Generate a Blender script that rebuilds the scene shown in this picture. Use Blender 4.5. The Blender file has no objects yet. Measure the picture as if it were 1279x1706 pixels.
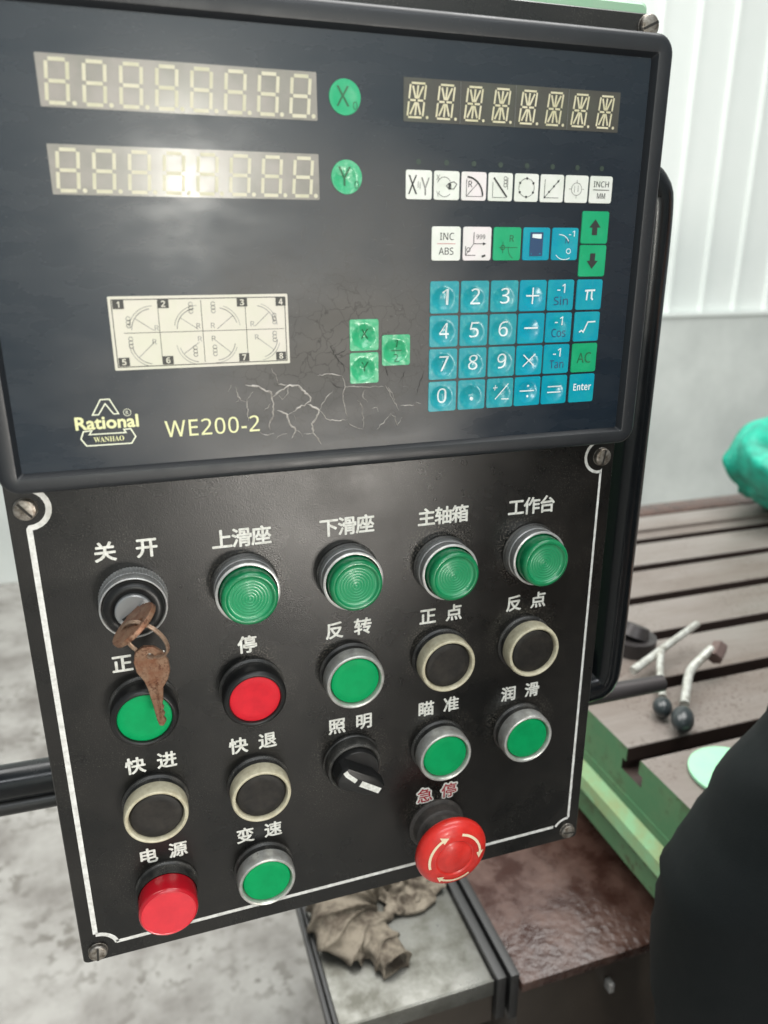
import bpy, bmesh, math, random
from math import sin, cos, pi, radians
from mathutils import Vector, Matrix, noise

random.seed(7)
SC = bpy.context.scene
COL = SC.collection
Z0 = 1.35                      # height of the panel's upper left screw above the floor

# ------------------------------------------------------------ camera
cam_d = bpy.data.cameras.new("camera")
cam = bpy.data.objects.new("camera", cam_d)
COL.objects.link(cam)
cr_ = Vector((0.950526805, -0.310636793, -0.001890831))
cu_ = Vector((0.101347129, 0.304349834, 0.947153598))
cf_ = Vector((0.293645282, 0.900486514, -0.320774823))
cam.matrix_world = Matrix(((cr_.x, cu_.x, -cf_.x, 0.05409901),
                           (cr_.y, cu_.y, -cf_.y, -0.35676805),
                           (cr_.z, cu_.z, -cf_.z, 0.10742027 + Z0),
                           (0, 0, 0, 1)))
cam_d.sensor_fit = 'VERTICAL'
cam_d.sensor_height = 36
cam_d.lens = 26.44
cam_d.clip_start = 0.02
cam_d.clip_end = 60
cam_d.dof.use_dof = True
cam_d.dof.focus_distance = 0.40
cam_d.dof.aperture_fstop = 8.5
SC.camera = cam

# ------------------------------------------------------------ light
world = bpy.data.worlds.new("World")
SC.world = world
world.use_nodes = True
bgn = world.node_tree.nodes["Background"]
bgn.inputs[0].default_value = (0.86, 0.95, 1.0, 1)
bgn.inputs[1].default_value = 0.36

def area(name, loc, target, sx, sy, power, col):
    l = bpy.data.lights.new(name, 'AREA')
    l.shape = 'RECTANGLE'; l.size = sx; l.size_y = sy; l.energy = power; l.color = col
    o = bpy.data.objects.new(name, l); COL.objects.link(o)
    o.location = loc
    o.rotation_euler = (Vector(target) - Vector(loc)).to_track_quat('-Z', 'Y').to_euler()
    return o
# rows of roof lights over the hall, the narrow gap of the open door behind the photographer
area("roof_light", (1.2, 0.4, 5.2), (0.4, 0.3, 1.0), 3.0, 3.0, 260, (1.0, 0.99, 0.96))
area("roof_light", (-1.6, 1.6, 5.0), (0.0, 0.6, 0.6), 2.6, 2.6, 190, (1.0, 0.99, 0.96))
area("roof_light", (0.5, -4.2, 5.2), (0.5, -5.6, 1.0), 5.0, 2.0, 340, (0.94, 0.97, 1.0))
area("door_light", (0.50, -5.0, 1.86), (0.1, 0.0, 1.42), 0.20, 0.85, 42, (1.0, 0.97, 0.88))
area("plate_glare_light", (1.48, -4.0, 0.14), (0.17, 0.0, 1.35), 1.35, 0.40, 118, (1.0, 0.94, 0.86))  # unseen low panel added for glare on the plate, standing in for bright ground
SC.view_settings.view_transform = 'Standard'
SC.view_settings.look = 'None'
SC.view_settings.exposure = 0.0
SC.view_settings.gamma = 1.0

# ------------------------------------------------------------ materials
def new_mat(name):
    m = bpy.data.materials.new(name); m.use_nodes = True
    nt = m.node_tree
    return m, nt, nt.nodes["Principled BSDF"]

def nd(nt, t, **k):
    n = nt.nodes.new(t)
    for a, b in k.items():
        setattr(n, a, b)
    return n

def mat(name, col, rough=0.5, metal=0.0, col2=None, scale=60, amount=0.5, bump=0.0, bscale=400,
        rough2=None, spec=0.5, coat=0.0, detail=4, thresh=(0.4, 0.65), stretch=None, bdist=0.0005, trans=0.0, sss=0):
    m, nt, b = new_mat(name)
    L = nt.links.new
    b.inputs["Base Color"].default_value = (*col, 1)
    b.inputs["Roughness"].default_value = rough
    b.inputs["Metallic"].default_value = metal
    b.inputs["Specular IOR Level"].default_value = spec
    b.inputs["Coat Weight"].default_value = coat
    b.inputs["Coat Roughness"].default_value = 0.12
    b.inputs["Transmission Weight"].default_value = trans
    geo = nd(nt, "ShaderNodeNewGeometry")
    vec = geo.outputs["Position"]
    if stretch:
        mp = nd(nt, "ShaderNodeMapping"); mp.inputs["Scale"].default_value = stretch
        L(vec, mp.inputs[0]); vec = mp.outputs[0]
    if col2 is not None or rough2 is not None:
        n = nd(nt, "ShaderNodeTexNoise"); n.inputs["Scale"].default_value = scale
        n.inputs["Detail"].default_value = detail; n.inputs["Roughness"].default_value = 0.65
        L(vec, n.inputs["Vector"])
        r = nd(nt, "ShaderNodeMapRange")
        r.inputs[1].default_value = thresh[0]; r.inputs[2].default_value = thresh[1]
        r.inputs[4].default_value = amount if col2 is not None else 1.0
        L(n.outputs[0], r.inputs[0])
        if col2 is not None:
            x = nd(nt, "ShaderNodeMix", data_type='RGBA')
            x.inputs[6].default_value = (*col, 1); x.inputs[7].default_value = (*col2, 1)
            L(r.outputs[0], x.inputs[0]); L(x.outputs[2], b.inputs["Base Color"])
        if rough2 is not None:
            q = nd(nt, "ShaderNodeMapRange")
            q.inputs[1].default_value = 0.35; q.inputs[2].default_value = 0.7
            q.inputs[3].default_value = rough; q.inputs[4].default_value = rough2
            L(n.outputs[0], q.inputs[0]); L(q.outputs[0], b.inputs["Roughness"])
    if bump:
        n2 = nd(nt, "ShaderNodeTexNoise"); n2.inputs["Scale"].default_value = bscale
        n2.inputs["Detail"].default_value = 3
        L(vec, n2.inputs["Vector"])
        bp = nd(nt, "ShaderNodeBump"); bp.inputs["Strength"].default_value = bump
        bp.inputs["Distance"].default_value = bdist
        L(n2.outputs[0], bp.inputs["Height"]); L(bp.outputs[0], b.inputs["Normal"])
    return m

def speckle(m, col, scale=900, thr=0.72, amt=0.6, mask_scale=25, mask=(0.5, 0.7)):
    """dust specks: fine noise gated by a broad noise, mixed over whatever feeds Base Color"""
    nt = m.node_tree; L = nt.links.new; b = nt.nodes["Principled BSDF"]
    geo = nd(nt, "ShaderNodeNewGeometry")
    a = nd(nt, "ShaderNodeTexNoise"); a.inputs["Scale"].default_value = scale; a.inputs["Detail"].default_value = 2
    c = nd(nt, "ShaderNodeTexNoise"); c.inputs["Scale"].default_value = mask_scale; c.inputs["Detail"].default_value = 3
    L(geo.outputs["Position"], a.inputs["Vector"]); L(geo.outputs["Position"], c.inputs["Vector"])
    ra = nd(nt, "ShaderNodeMapRange"); ra.inputs[1].default_value = thr - .06; ra.inputs[2].default_value = thr + .02
    rc = nd(nt, "ShaderNodeMapRange"); rc.inputs[1].default_value = mask[0]; rc.inputs[2].default_value = mask[1]
    rc.inputs[4].default_value = amt
    L(a.outputs[0], ra.inputs[0]); L(c.outputs[0], rc.inputs[0])
    mu = nd(nt, "ShaderNodeMath", operation='MULTIPLY'); L(ra.outputs[0], mu.inputs[0]); L(rc.outputs[0], mu.inputs[1])
    x = nd(nt, "ShaderNodeMix", data_type='RGBA'); x.inputs[7].default_value = (*col, 1)
    bc = b.inputs["Base Color"]
    if bc.is_linked:
        L(bc.links[0].from_socket, x.inputs[6])
    else:
        x.inputs[6].default_value = bc.default_value
    L(mu.outputs[0], x.inputs[0]); L(x.outputs[2], bc)
    return m

M = {}
M['plate'] = speckle(mat('black_plate_paint', (0.0032, 0.0034, 0.0033), 0.24, spec=0.5, col2=(0.011, 0.0095, 0.008), scale=16, amount=0.75,
                 bump=0.7, bscale=1300, rough2=0.36, bdist=0.00010), (0.14, 0.13, 0.11), scale=1500, thr=0.66, amt=0.55, mask_scale=22, mask=(0.46, 0.66))
def grime(m, centres, col, r0, r1):
    nt = m.node_tree; L = nt.links.new; b = nt.nodes["Principled BSDF"]
    geo = nd(nt, "ShaderNodeNewGeometry"); prev = None
    for u, v in centres:
        d = nd(nt, "ShaderNodeVectorMath", operation='DISTANCE'); d.inputs[1].default_value = (u*.001, 0, Z0 - v*.001); L(geo.outputs["Position"], d.inputs[0])
        if prev is None: prev = d.outputs["Value"]
        else:
            mn = nd(nt, "ShaderNodeMath", operation='MINIMUM'); L(prev, mn.inputs[0]); L(d.outputs["Value"], mn.inputs[1]); prev = mn.outputs[0]
    r = nd(nt, "ShaderNodeMapRange"); r.inputs[1].default_value = r1*.001; r.inputs[2].default_value = r0*.001; L(prev, r.inputs[0])
    n = nd(nt, "ShaderNodeTexNoise"); n.inputs["Scale"].default_value = 900; n.inputs["Detail"].default_value = 4; L(geo.outputs["Position"], n.inputs["Vector"])
    q = nd(nt, "ShaderNodeMapRange"); q.inputs[1].default_value = .50; q.inputs[2].default_value = .66; L(n.outputs[0], q.inputs[0])
    n2 = nd(nt, "ShaderNodeTexNoise"); n2.inputs["Scale"].default_value = 55; n2.inputs["Detail"].default_value = 3; L(geo.outputs["Position"], n2.inputs["Vector"])
    q2 = nd(nt, "ShaderNodeMapRange"); q2.inputs[1].default_value = .40; q2.inputs[2].default_value = .62; L(n2.outputs[0], q2.inputs[0])
    a = nd(nt, "ShaderNodeMath", operation='MULTIPLY'); L(r.outputs[0], a.inputs[0]); L(q.outputs[0], a.inputs[1])
    a2 = nd(nt, "ShaderNodeMath", operation='MULTIPLY'); L(a.outputs[0], a2.inputs[0]); L(q2.outputs[0], a2.inputs[1])
    x = nd(nt, "ShaderNodeMix", data_type='RGBA'); x.inputs[7].default_value = (*col, 1)
    L(b.inputs["Base Color"].links[0].from_socket, x.inputs[6]); L(a2.outputs[0], x.inputs[0]); L(x.outputs[2], b.inputs["Base Color"])
grime(M['plate'], [(150, 108), (204, 108), (258, 108), (150, 167), (204, 169), (258, 169), (96, 108), (204, 226), (204, 50), (258, 51), (96, 50)], (0.10, 0.09, 0.075), 17, 27)
M['frame'] = speckle(mat('readout_frame_plastic', (0.013, 0.015, 0.018), 0.33, spec=0.42, bump=0.3, bscale=1800, rough2=0.48, scale=40, bdist=0.00006),
                 (0.20, 0.19, 0.17), scale=1300, thr=0.72, amt=0.3, mask_scale=30)
M['body'] = mat('green_box_paint', (0.26, 0.46, 0.30), 0.45, col2=(0.34, 0.46, 0.34), scale=60, amount=0.6)
M['black'] = mat('black_plastic', (0.011, 0.011, 0.011), 0.36, spec=.4, bump=0.2, bscale=1400, bdist=0.00005)
M['black_dusty'] = speckle(mat('black_plastic_dusty', (0.016, 0.016, 0.015), 0.45, col2=(0.05, 0.047, 0.042), scale=170, amount=0.7), (0.2, 0.19, 0.17), scale=2200, thr=0.6, amt=0.6, mask_scale=120, mask=(0.4, 0.6))
M['cap_black'] = speckle(mat('black_button_cap', (0.010, 0.009, 0.008), 0.5, spec=.3, col2=(0.028, 0.024, 0.020), scale=120, amount=0.8, bump=.2, bscale=1500, bdist=.00005), (0.2, 0.19, 0.17), scale=2200, thr=0.68, amt=0.4)
M['gloss_black'] = mat('gloss_black_enamel', (0.005, 0.006, 0.007), 0.16, rough2=0.3, scale=40, spec=0.32)
M['cream'] = speckle(mat('aged_cream_bezel', (0.56, 0.52, 0.38), 0.34, col2=(0.36, 0.31, 0.20), scale=260, amount=0.6), (0.06, 0.05, 0.04), scale=1500, thr=0.68, amt=0.8, mask_scale=90)
M['silver'] = speckle(mat('matt_silver_bezel', (0.56, 0.56, 0.53), 0.33, metal=0.55, col2=(0.34, 0.32, 0.28), scale=240, amount=0.6), (0.06, 0.05, 0.04), scale=1500, thr=0.68, amt=0.8, mask_scale=90)
M['chrome'] = speckle(mat('worn_chrome', (0.60, 0.60, 0.59), 0.30, metal=0.55, col2=(0.36, 0.34, 0.31), scale=300, amount=0.5, rough2=0.42), (0.08, 0.07, 0.06), scale=1800, thr=0.66, amt=0.8, mask_scale=120)
M['barrel'] = mat('lock_barrel_metal', (0.36, 0.37, 0.37), 0.36, metal=0.5, col2=(0.36, 0.36, 0.36), scale=200)
M['green_cap'] = mat('green_button_cap', (0.0, 0.31, 0.095), 0.5, spec=.14, col2=(0.0, 0.26, 0.08), scale=110, amount=0.8, bump=.12, bscale=900, bdist=.0001)
M['green_lens'] = mat('green_lens', (0.003, 0.17, 0.06), 0.24, col2=(0.008, 0.23, 0.085), scale=160, amount=0.8, coat=0.25)
M['green_lens_lit'] = mat('green_lens_ring', (0.016, 0.26, 0.105), 0.3, coat=0.25)
M['red_cap'] = mat('red_button_cap', (0.62, 0.018, 0.030), 0.5, spec=.14, col2=(0.52, 0.015, 0.026), scale=110, amount=0.8)
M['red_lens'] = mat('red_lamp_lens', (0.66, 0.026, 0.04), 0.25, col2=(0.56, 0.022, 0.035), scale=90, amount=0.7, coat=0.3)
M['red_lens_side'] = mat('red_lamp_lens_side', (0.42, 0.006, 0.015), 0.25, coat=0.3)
M['red_stop'] = speckle(mat('red_mushroom', (0.66, 0.028, 0.020), 0.33, col2=(0.50, 0.018, 0.014), scale=130, amount=0.7, coat=.15), (0.05, 0.02, 0.02), scale=1800, thr=0.66, amt=0.6, mask_scale=60)
M['white_ink'] = mat('white_lettering', (0.74, 0.74, 0.69), 0.5, col2=(0.42, 0.41, 0.36), scale=420, amount=0.7)
M['line_ink'] = mat('white_border_paint', (0.72, 0.72, 0.69), 0.5, col2=(0.42, 0.41, 0.38), scale=240, amount=0.7)
M['red_ink'] = mat('red_lettering', (0.33, 0.02, 0.03), 0.5)
M['arrow_ink'] = mat('arrow_print', (0.80, 0.66, 0.45), 0.5)
M['neck'] = speckle(mat('dusty_neck', (0.045, 0.040, 0.036), 0.6, col2=(0.085, 0.075, 0.065), scale=160, amount=0.8), (0.2, 0.18, 0.16), scale=2200, thr=0.6, amt=0.4)
M['screw'] = speckle(mat('dirty_screw', (0.30, 0.28, 0.25), 0.38, metal=0.7, col2=(0.09, 0.07, 0.05), scale=300, amount=0.95), (0.03, 0.025, 0.02), scale=2000, thr=0.6, amt=0.8, mask_scale=300)
M['slot'] = mat('slot_dark_strip', (0.02, 0.018, 0.015), 0.8)  # flat dark strip marking the screw slots and the keyhole
M['rust'] = speckle(mat('rusty_key', (0.20, 0.085, 0.045), 0.48, metal=0.45, col2=(0.27, 0.17, 0.11), scale=170, amount=0.9, bump=0.6, bscale=900, bdist=.00025, thresh=(.35, .6)), (0.09, 0.03, 0.015), scale=900, thr=0.58, amt=0.8, mask_scale=160, mask=(.4, .6))
M['ring'] = mat('dull_key_ring', (0.42, 0.30, 0.22), 0.4, metal=0.7, col2=(0.22, 0.13, 0.08), scale=500, amount=0.7)

# readout film: dark blue-black polyester, rubbed by hands, with glare haze painted into the grey
def film_mat():
    m, nt, b = new_mat('readout_film'); L = nt.links.new
    geo = nd(nt, "ShaderNodeNewGeometry"); pos = geo.outputs["Position"]
    n = nd(nt, "ShaderNodeTexNoise"); n.inputs["Scale"].default_value = 9; n.inputs["Detail"].default_value = 6; L(pos, n.inputs["Vector"])
    # wear and painted glare haze: distance from the middle of the lower half
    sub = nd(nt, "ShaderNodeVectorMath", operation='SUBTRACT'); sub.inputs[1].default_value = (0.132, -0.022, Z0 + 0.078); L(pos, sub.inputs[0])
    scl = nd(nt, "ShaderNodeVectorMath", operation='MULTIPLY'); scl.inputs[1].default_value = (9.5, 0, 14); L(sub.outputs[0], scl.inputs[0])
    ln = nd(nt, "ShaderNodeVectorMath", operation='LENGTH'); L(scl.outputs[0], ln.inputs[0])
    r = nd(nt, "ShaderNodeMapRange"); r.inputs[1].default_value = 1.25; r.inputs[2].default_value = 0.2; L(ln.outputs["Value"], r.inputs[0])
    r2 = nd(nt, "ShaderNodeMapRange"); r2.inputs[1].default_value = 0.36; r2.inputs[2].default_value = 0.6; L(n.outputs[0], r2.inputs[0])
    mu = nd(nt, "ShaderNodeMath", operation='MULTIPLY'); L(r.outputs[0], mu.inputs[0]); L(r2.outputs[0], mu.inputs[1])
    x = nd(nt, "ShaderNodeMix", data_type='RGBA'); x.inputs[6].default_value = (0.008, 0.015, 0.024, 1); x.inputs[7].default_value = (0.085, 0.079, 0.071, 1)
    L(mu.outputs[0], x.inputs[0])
    # horizontal wiping marks
    mp = nd(nt, "ShaderNodeMapping"); mp.inputs["Scale"].default_value = (22, 1, 60); mp.inputs["Rotation"].default_value = (0, 0.05, 0); L(pos, mp.inputs[0])
    n3 = nd(nt, "ShaderNodeTexNoise"); n3.inputs["Scale"].default_value = 1.5; n3.inputs["Detail"].default_value = 6; L(mp.outputs[0], n3.inputs["Vector"])
    rr = nd(nt, "ShaderNodeMapRange"); rr.inputs[1].default_value = 0.35; rr.inputs[2].default_value = 0.7; rr.inputs[3].default_value = 0.23; rr.inputs[4].default_value = 0.33; L(n3.outputs[0], rr.inputs[0])
    ad = nd(nt, "ShaderNodeMath", operation='MULTIPLY_ADD'); ad.inputs[1].default_value = 0.30; L(mu.outputs[0], ad.inputs[0]); L(rr.outputs[0], ad.inputs[2])
    L(ad.outputs[0], b.inputs["Roughness"])
    # fine crazing (voronoi cell edges) showing inside the wear and haze patch
    nz = nd(nt, "ShaderNodeTexNoise"); nz.inputs["Scale"].default_value = 120; nz.inputs["Detail"].default_value = 3; L(pos, nz.inputs["Vector"])
    off = nd(nt, "ShaderNodeVectorMath", operation='MULTIPLY_ADD'); off.inputs[1].default_value = (.012, .012, .012); L(nz.outputs["Color"], off.inputs[0]); L(pos, off.inputs[2])
    v = nd(nt, "ShaderNodeTexVoronoi", feature='DISTANCE_TO_EDGE'); v.inputs["Scale"].default_value = 130; L(off.outputs[0], v.inputs["Vector"])
    e = nd(nt, "ShaderNodeMapRange"); e.inputs[1].default_value = 0.035; e.inputs[2].default_value = 0.0; L(v.outputs["Distance"], e.inputs[0])
    m2 = nd(nt, "ShaderNodeMath", operation='MULTIPLY'); L(e.outputs[0], m2.inputs[0]); L(mu.outputs[0], m2.inputs[1])
    x2 = nd(nt, "ShaderNodeMix", data_type='RGBA'); x2.inputs[7].default_value = (0.036, 0.032, 0.028, 1)
    L(x.outputs[2], x2.inputs[6]); L(m2.outputs[0], x2.inputs[0]); L(x2.outputs[2], b.inputs["Base Color"])
    # relief: slight waviness + wiping marks + crazing
    s = nd(nt, "ShaderNodeMath", operation='MULTIPLY_ADD'); s.inputs[1].default_value = -0.8; L(m2.outputs[0], s.inputs[0]); L(n3.outputs[0], s.inputs[2])
    bp = nd(nt, "ShaderNodeBump"); bp.inputs["Strength"].default_value = 0.10; bp.inputs["Distance"].default_value = 0.0001
    L(s.outputs[0], bp.inputs["Height"]); L(bp.outputs[0], b.inputs["Normal"])
    return m
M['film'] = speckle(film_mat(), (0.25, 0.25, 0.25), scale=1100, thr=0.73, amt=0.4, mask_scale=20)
M['crack'] = mat('lifted_film_edge', (0.50, 0.47, 0.43), 0.4, col2=(0.16, 0.145, 0.13), scale=300, amount=0.8)
M['crack_dark'] = mat('dirty_crack', (0.012, 0.010, 0.009), 0.6)
M['scratch'] = mat('fine_scratch', (0.16, 0.16, 0.15), 0.4, col2=(0.06, 0.06, 0.06), scale=500, amount=0.9)
M['window'] = mat('display_window', (0.24, 0.23, 0.20), 0.15, col2=(0.32, 0.29, 0.265), scale=45, amount=0.7, rough2=0.25)
M['window_dark'] = mat('display_window_dark', (0.065, 0.062, 0.052), 0.25, col2=(0.08, 0.085, 0.065), scale=60, amount=0.7)
M['segment'] = mat('display_segment', (0.56, 0.53, 0.40), 0.35, col2=(0.44, 0.43, 0.29), scale=90, amount=0.8)
M['segment_b'] = mat('display_segment_cream', (0.66, 0.61, 0.43), 0.4, col2=(0.50, 0.47, 0.28), scale=120, amount=0.8)
M['window_seam'] = mat('window_seam', (0.12, 0.12, 0.11), 0.3)
M['gold_ink'] = mat('pale_yellow_print', (0.70, 0.70, 0.38), 0.45, col2=(0.58, 0.58, 0.30), scale=200)
M['cream_ink'] = mat('pale_cream_print', (0.70, 0.72, 0.56), 0.45)
M['led'] = mat('indicator_window', (0.035, 0.055, 0.04), 0.3)
keyargs = dict(bump=.25, bscale=700, bdist=.00015)
M['key_white'] = mat('white_key', (0.74, 0.75, 0.70), 0.34, col2=(0.66, 0.70, 0.62), scale=120, amount=0.8, **keyargs)
M['key_pink'] = mat('pinkish_white_key', (0.76, 0.70, 0.70), 0.34, col2=(0.70, 0.70, 0.66), scale=120, amount=0.8, **keyargs)
M['key_cyan'] = mat('cyan_key', (0.0, 0.29, 0.40), 0.22, col2=(0.01, 0.35, 0.40), scale=70, amount=0.8, **keyargs)
M['key_cyan_worn'] = mat('worn_cyan_key', (0.01, 0.29, 0.34), 0.3, col2=(0.05, 0.37, 0.38), scale=330, amount=0.8, bump=.45, bscale=260, bdist=.0002, coat=.1, thresh=(.52, .68))
M['key_green'] = mat('green_key', (0.0, 0.34, 0.14), 0.3, col2=(0.01, 0.38, 0.17), scale=90, amount=0.8, **keyargs)
M['key_green_worn'] = mat('worn_green_key', (0.03, 0.38, 0.17), 0.28, col2=(0.12, 0.47, 0.26), scale=260, amount=0.8, bump=.6, bscale=330, bdist=.0003, coat=.3, thresh=(.5, .66))
M['ink_black'] = mat('black_print', (0.018, 0.02, 0.02), 0.45)
M['ink_grey'] = mat('grey_print', (0.16, 0.16, 0.15), 0.45, col2=(0.4, 0.4, 0.38), scale=300, amount=0.6)
M['ink_navy'] = mat('navy_print', (0.01, 0.05, 0.13), 0.45)
M['ink_red'] = mat('pink_print', (0.55, 0.25, 0.25), 0.45)
M['ink_dgreen'] = mat('dark_green_print', (0.008, 0.11, 0.04), 0.45)
M['ink_white'] = mat('white_print', (0.72, 0.80, 0.80), 0.4)
M['sticker'] = mat('cream_sticker', (0.60, 0.565, 0.49), 0.45, col2=(0.56, 0.56, 0.44), scale=30, amount=0.8, bump=.2, bscale=500, bdist=.0001)
M['sticker_patch'] = mat('sticker_number_block', (0.035, 0.035, 0.03), 0.5)

# background
M['table_top'] = speckle(mat('oily_machined_iron', (0.25, 0.22, 0.20), 0.34, metal=0.4, col2=(0.165, 0.135, 0.115), scale=9, amount=0.9, detail=9, rough2=0.55, bump=.3, bscale=9, bdist=.001, stretch=(.35, 1.6, 1)), (0.08, 0.05, 0.035), scale=240, thr=0.63, amt=0.6, mask_scale=12, mask=(.45, .6))
M['slot_dark'] = mat('slot_dark_brown', (0.035, 0.022, 0.018), 0.5)  # darker brown for the inner faces of the table slots
M['machine_green'] = speckle(mat('machine_green_paint', (0.085, 0.22, 0.105), 0.4, col2=(0.14, 0.24, 0.12), scale=16, amount=0.9, detail=7, bump=.2, bscale=60), (0.06, 0.05, 0.02), scale=90, thr=0.58, amt=0.75, mask_scale=16, mask=(.42, .6))
M['machine_green_lit'] = mat('machine_green_rim', (0.26, 0.48, 0.26), 0.33, col2=(0.30, 0.36, 0.17), scale=34, amount=0.9, detail=7)  # paler copy of the green: light caught by the rim bevel painted in
M['disc'] = mat('mint_disc', (0.28, 0.58, 0.38), 0.5, col2=(0.34, 0.62, 0.38), scale=50)
def oily(name, c1, c2, sc, bs):
    m = mat(name, c1, 0.16, col2=c2, scale=sc, amount=1.0, bump=0.9, bscale=bs, bdist=0.003, rough2=0.45, spec=.35, coat=0.12)
    return m
M['way'] = oily('oily_brown_cover', (0.036, 0.016, 0.012), (0.085, 0.045, 0.034), 22, 110)
def wet_front(m):
    nt = m.node_tree; L = nt.links.new
    bp = [n for n in nt.nodes if n.type == 'BUMP'][0]
    geo = nd(nt, "ShaderNodeNewGeometry"); sx = nd(nt, "ShaderNodeSeparateXYZ"); L(geo.outputs["Position"], sx.inputs[0])
    n = nd(nt, "ShaderNodeTexNoise"); n.inputs["Scale"].default_value = 18; L(geo.outputs["Position"], n.inputs["Vector"])
    ma = nd(nt, "ShaderNodeMath", operation='MULTIPLY_ADD'); ma.inputs[1].default_value = .12; L(n.outputs[0], ma.inputs[0]); L(sx.outputs[1], ma.inputs[2])
    r = nd(nt, "ShaderNodeMapRange"); r.inputs[1].default_value = .30; r.inputs[2].default_value = .22; r.inputs[3].default_value = .10; r.inputs[4].default_value = .9; L(ma.outputs[0], r.inputs[0])
    L(r.outputs[0], bp.inputs["Strength"])
wet_front(M['way'])
M['way_front'] = mat('dark_brown_casting', (0.030, 0.022, 0.016), 0.42, col2=(0.05, 0.04, 0.03), scale=15)
M['tray'] = mat('galvanised_tray', (0.17, 0.17, 0.155), 0.26, metal=0.7, col2=(0.07, 0.068, 0.055), scale=26, amount=0.9, rough2=0.5, bump=.3, bscale=40, bdist=.001)
M['rubber'] = mat('black_rubber_wiper', (0.012, 0.012, 0.012), 0.42)
M['rag'] = mat('dirty_rag', (0.20, 0.172, 0.135), 0.95, spec=.15, col2=(0.055, 0.043, 0.033), scale=42, amount=0.9, bump=.7, bscale=500, bdist=.0006, thresh=(.42, .62))
M['white_paint'] = mat('worn_silver_lever', (0.55, 0.56, 0.52), 0.28, metal=.35, col2=(0.26, 0.25, 0.21), scale=110, amount=0.9)
M['knob'] = mat('grey_black_knob', (0.02, 0.026, 0.028), 0.28)
M['knob_brown'] = mat('brown_nut', (0.13, 0.09, 0.08), 0.45, metal=.4)
M['dark_metal'] = mat('dark_metal', (0.045, 0.04, 0.04), 0.42, metal=.4)
M['net'] = mat('mint_plastic', (0.0, 0.40, 0.27), 0.45, col2=(0.003, 0.22, 0.15), scale=35, amount=0.9, bump=.8, bscale=130, bdist=.002)
M['floor'] = speckle(mat('concrete_floor', (0.31, 0.30, 0.28), 0.45, col2=(0.15, 0.138, 0.125), scale=4.5, amount=1.0, detail=9, bump=.3, bscale=30, bdist=.002, rough2=0.6), (0.10, 0.09, 0.075), scale=38, thr=0.58, amt=0.75, mask_scale=5, mask=(.4, .6))
M['wall'] = mat('concrete_wall', (0.58, 0.61, 0.585), 0.7, col2=(0.46, 0.49, 0.47), scale=2.0, amount=0.9, detail=7)
M['panel'] = mat('white_sheet_cladding', (0.76, 0.80, 0.775), 0.45, col2=(0.70, 0.75, 0.72), scale=1.5, amount=0.6)
M['cloth'] = mat('black_jacket_cloth', (0.006, 0.0085, 0.009), 0.7, spec=0.22, col2=(0.008, 0.010, 0.011), scale=60, bump=.4, bscale=900, bdist=.0004)
M['trousers'] = mat('dark_trousers', (0.02, 0.022, 0.03), 0.8)
M['skin'] = mat('skin', (0.52, 0.30, 0.20), 0.5)
M['hair'] = mat('black_hair', (0.01, 0.009, 0.008), 0.5)
M['shoe'] = mat('black_shoe', (0.015, 0.015, 0.015), 0.4)

# ------------------------------------------------------------ object helpers
def P(u, v, w=0.0):
    """millimetres on the panel (right, down, towards the viewer) -> world"""
    return Vector((u * .001, -w * .001, -v * .001 + Z0))

def tag(o, label=None, cat=None, group=None, kind=None):
    if label: o['label'] = label
    if cat: o['category'] = cat
    if group: o['group'] = group
    if kind: o['kind'] = kind
    return o

WORLD_ORIGIN = {}
def empty(name, loc, label, cat, group=None):
    o = bpy.data.objects.new(name, None); COL.objects.link(o)
    o.empty_display_size = 0.02
    o.location = loc; WORLD_ORIGIN[o] = Vector(loc)
    return tag(o, label, cat, group)

def link(name, me, m, parent=None, origin=None, smooth=40):
    """me has world coordinates; re-origin at `origin`"""
    if origin is None:
        n = max(1, len(me.vertices))
        origin = sum((v.co for v in me.vertices), Vector()) / n
    origin = Vector(origin)
    me.transform(Matrix.Translation(-origin))
    mats = m if isinstance(m, (list, tuple)) else [m]
    if len(me.materials): me.materials.clear()
    for x in mats: me.materials.append(x)
    if smooth:
        me.polygons.foreach_set('use_smooth', [True] * len(me.polygons))
        me.set_sharp_from_angle(angle=radians(smooth))
    me.update()
    o = bpy.data.objects.new(name, me); COL.objects.link(o)
    WORLD_ORIGIN[o] = origin
    if parent is not None:
        o.parent = parent
        o.location = origin - WORLD_ORIGIN[parent]
    else:
        o.location = origin
    return o

def pyd(verts, faces, midx=None):
    me = bpy.data.meshes.new('m'); me.from_pydata([tuple(v) for v in verts], [], faces)
    if midx:
        me.polygons.foreach_set('material_index', midx)
    me.validate(); me.update()
    return me

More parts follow.
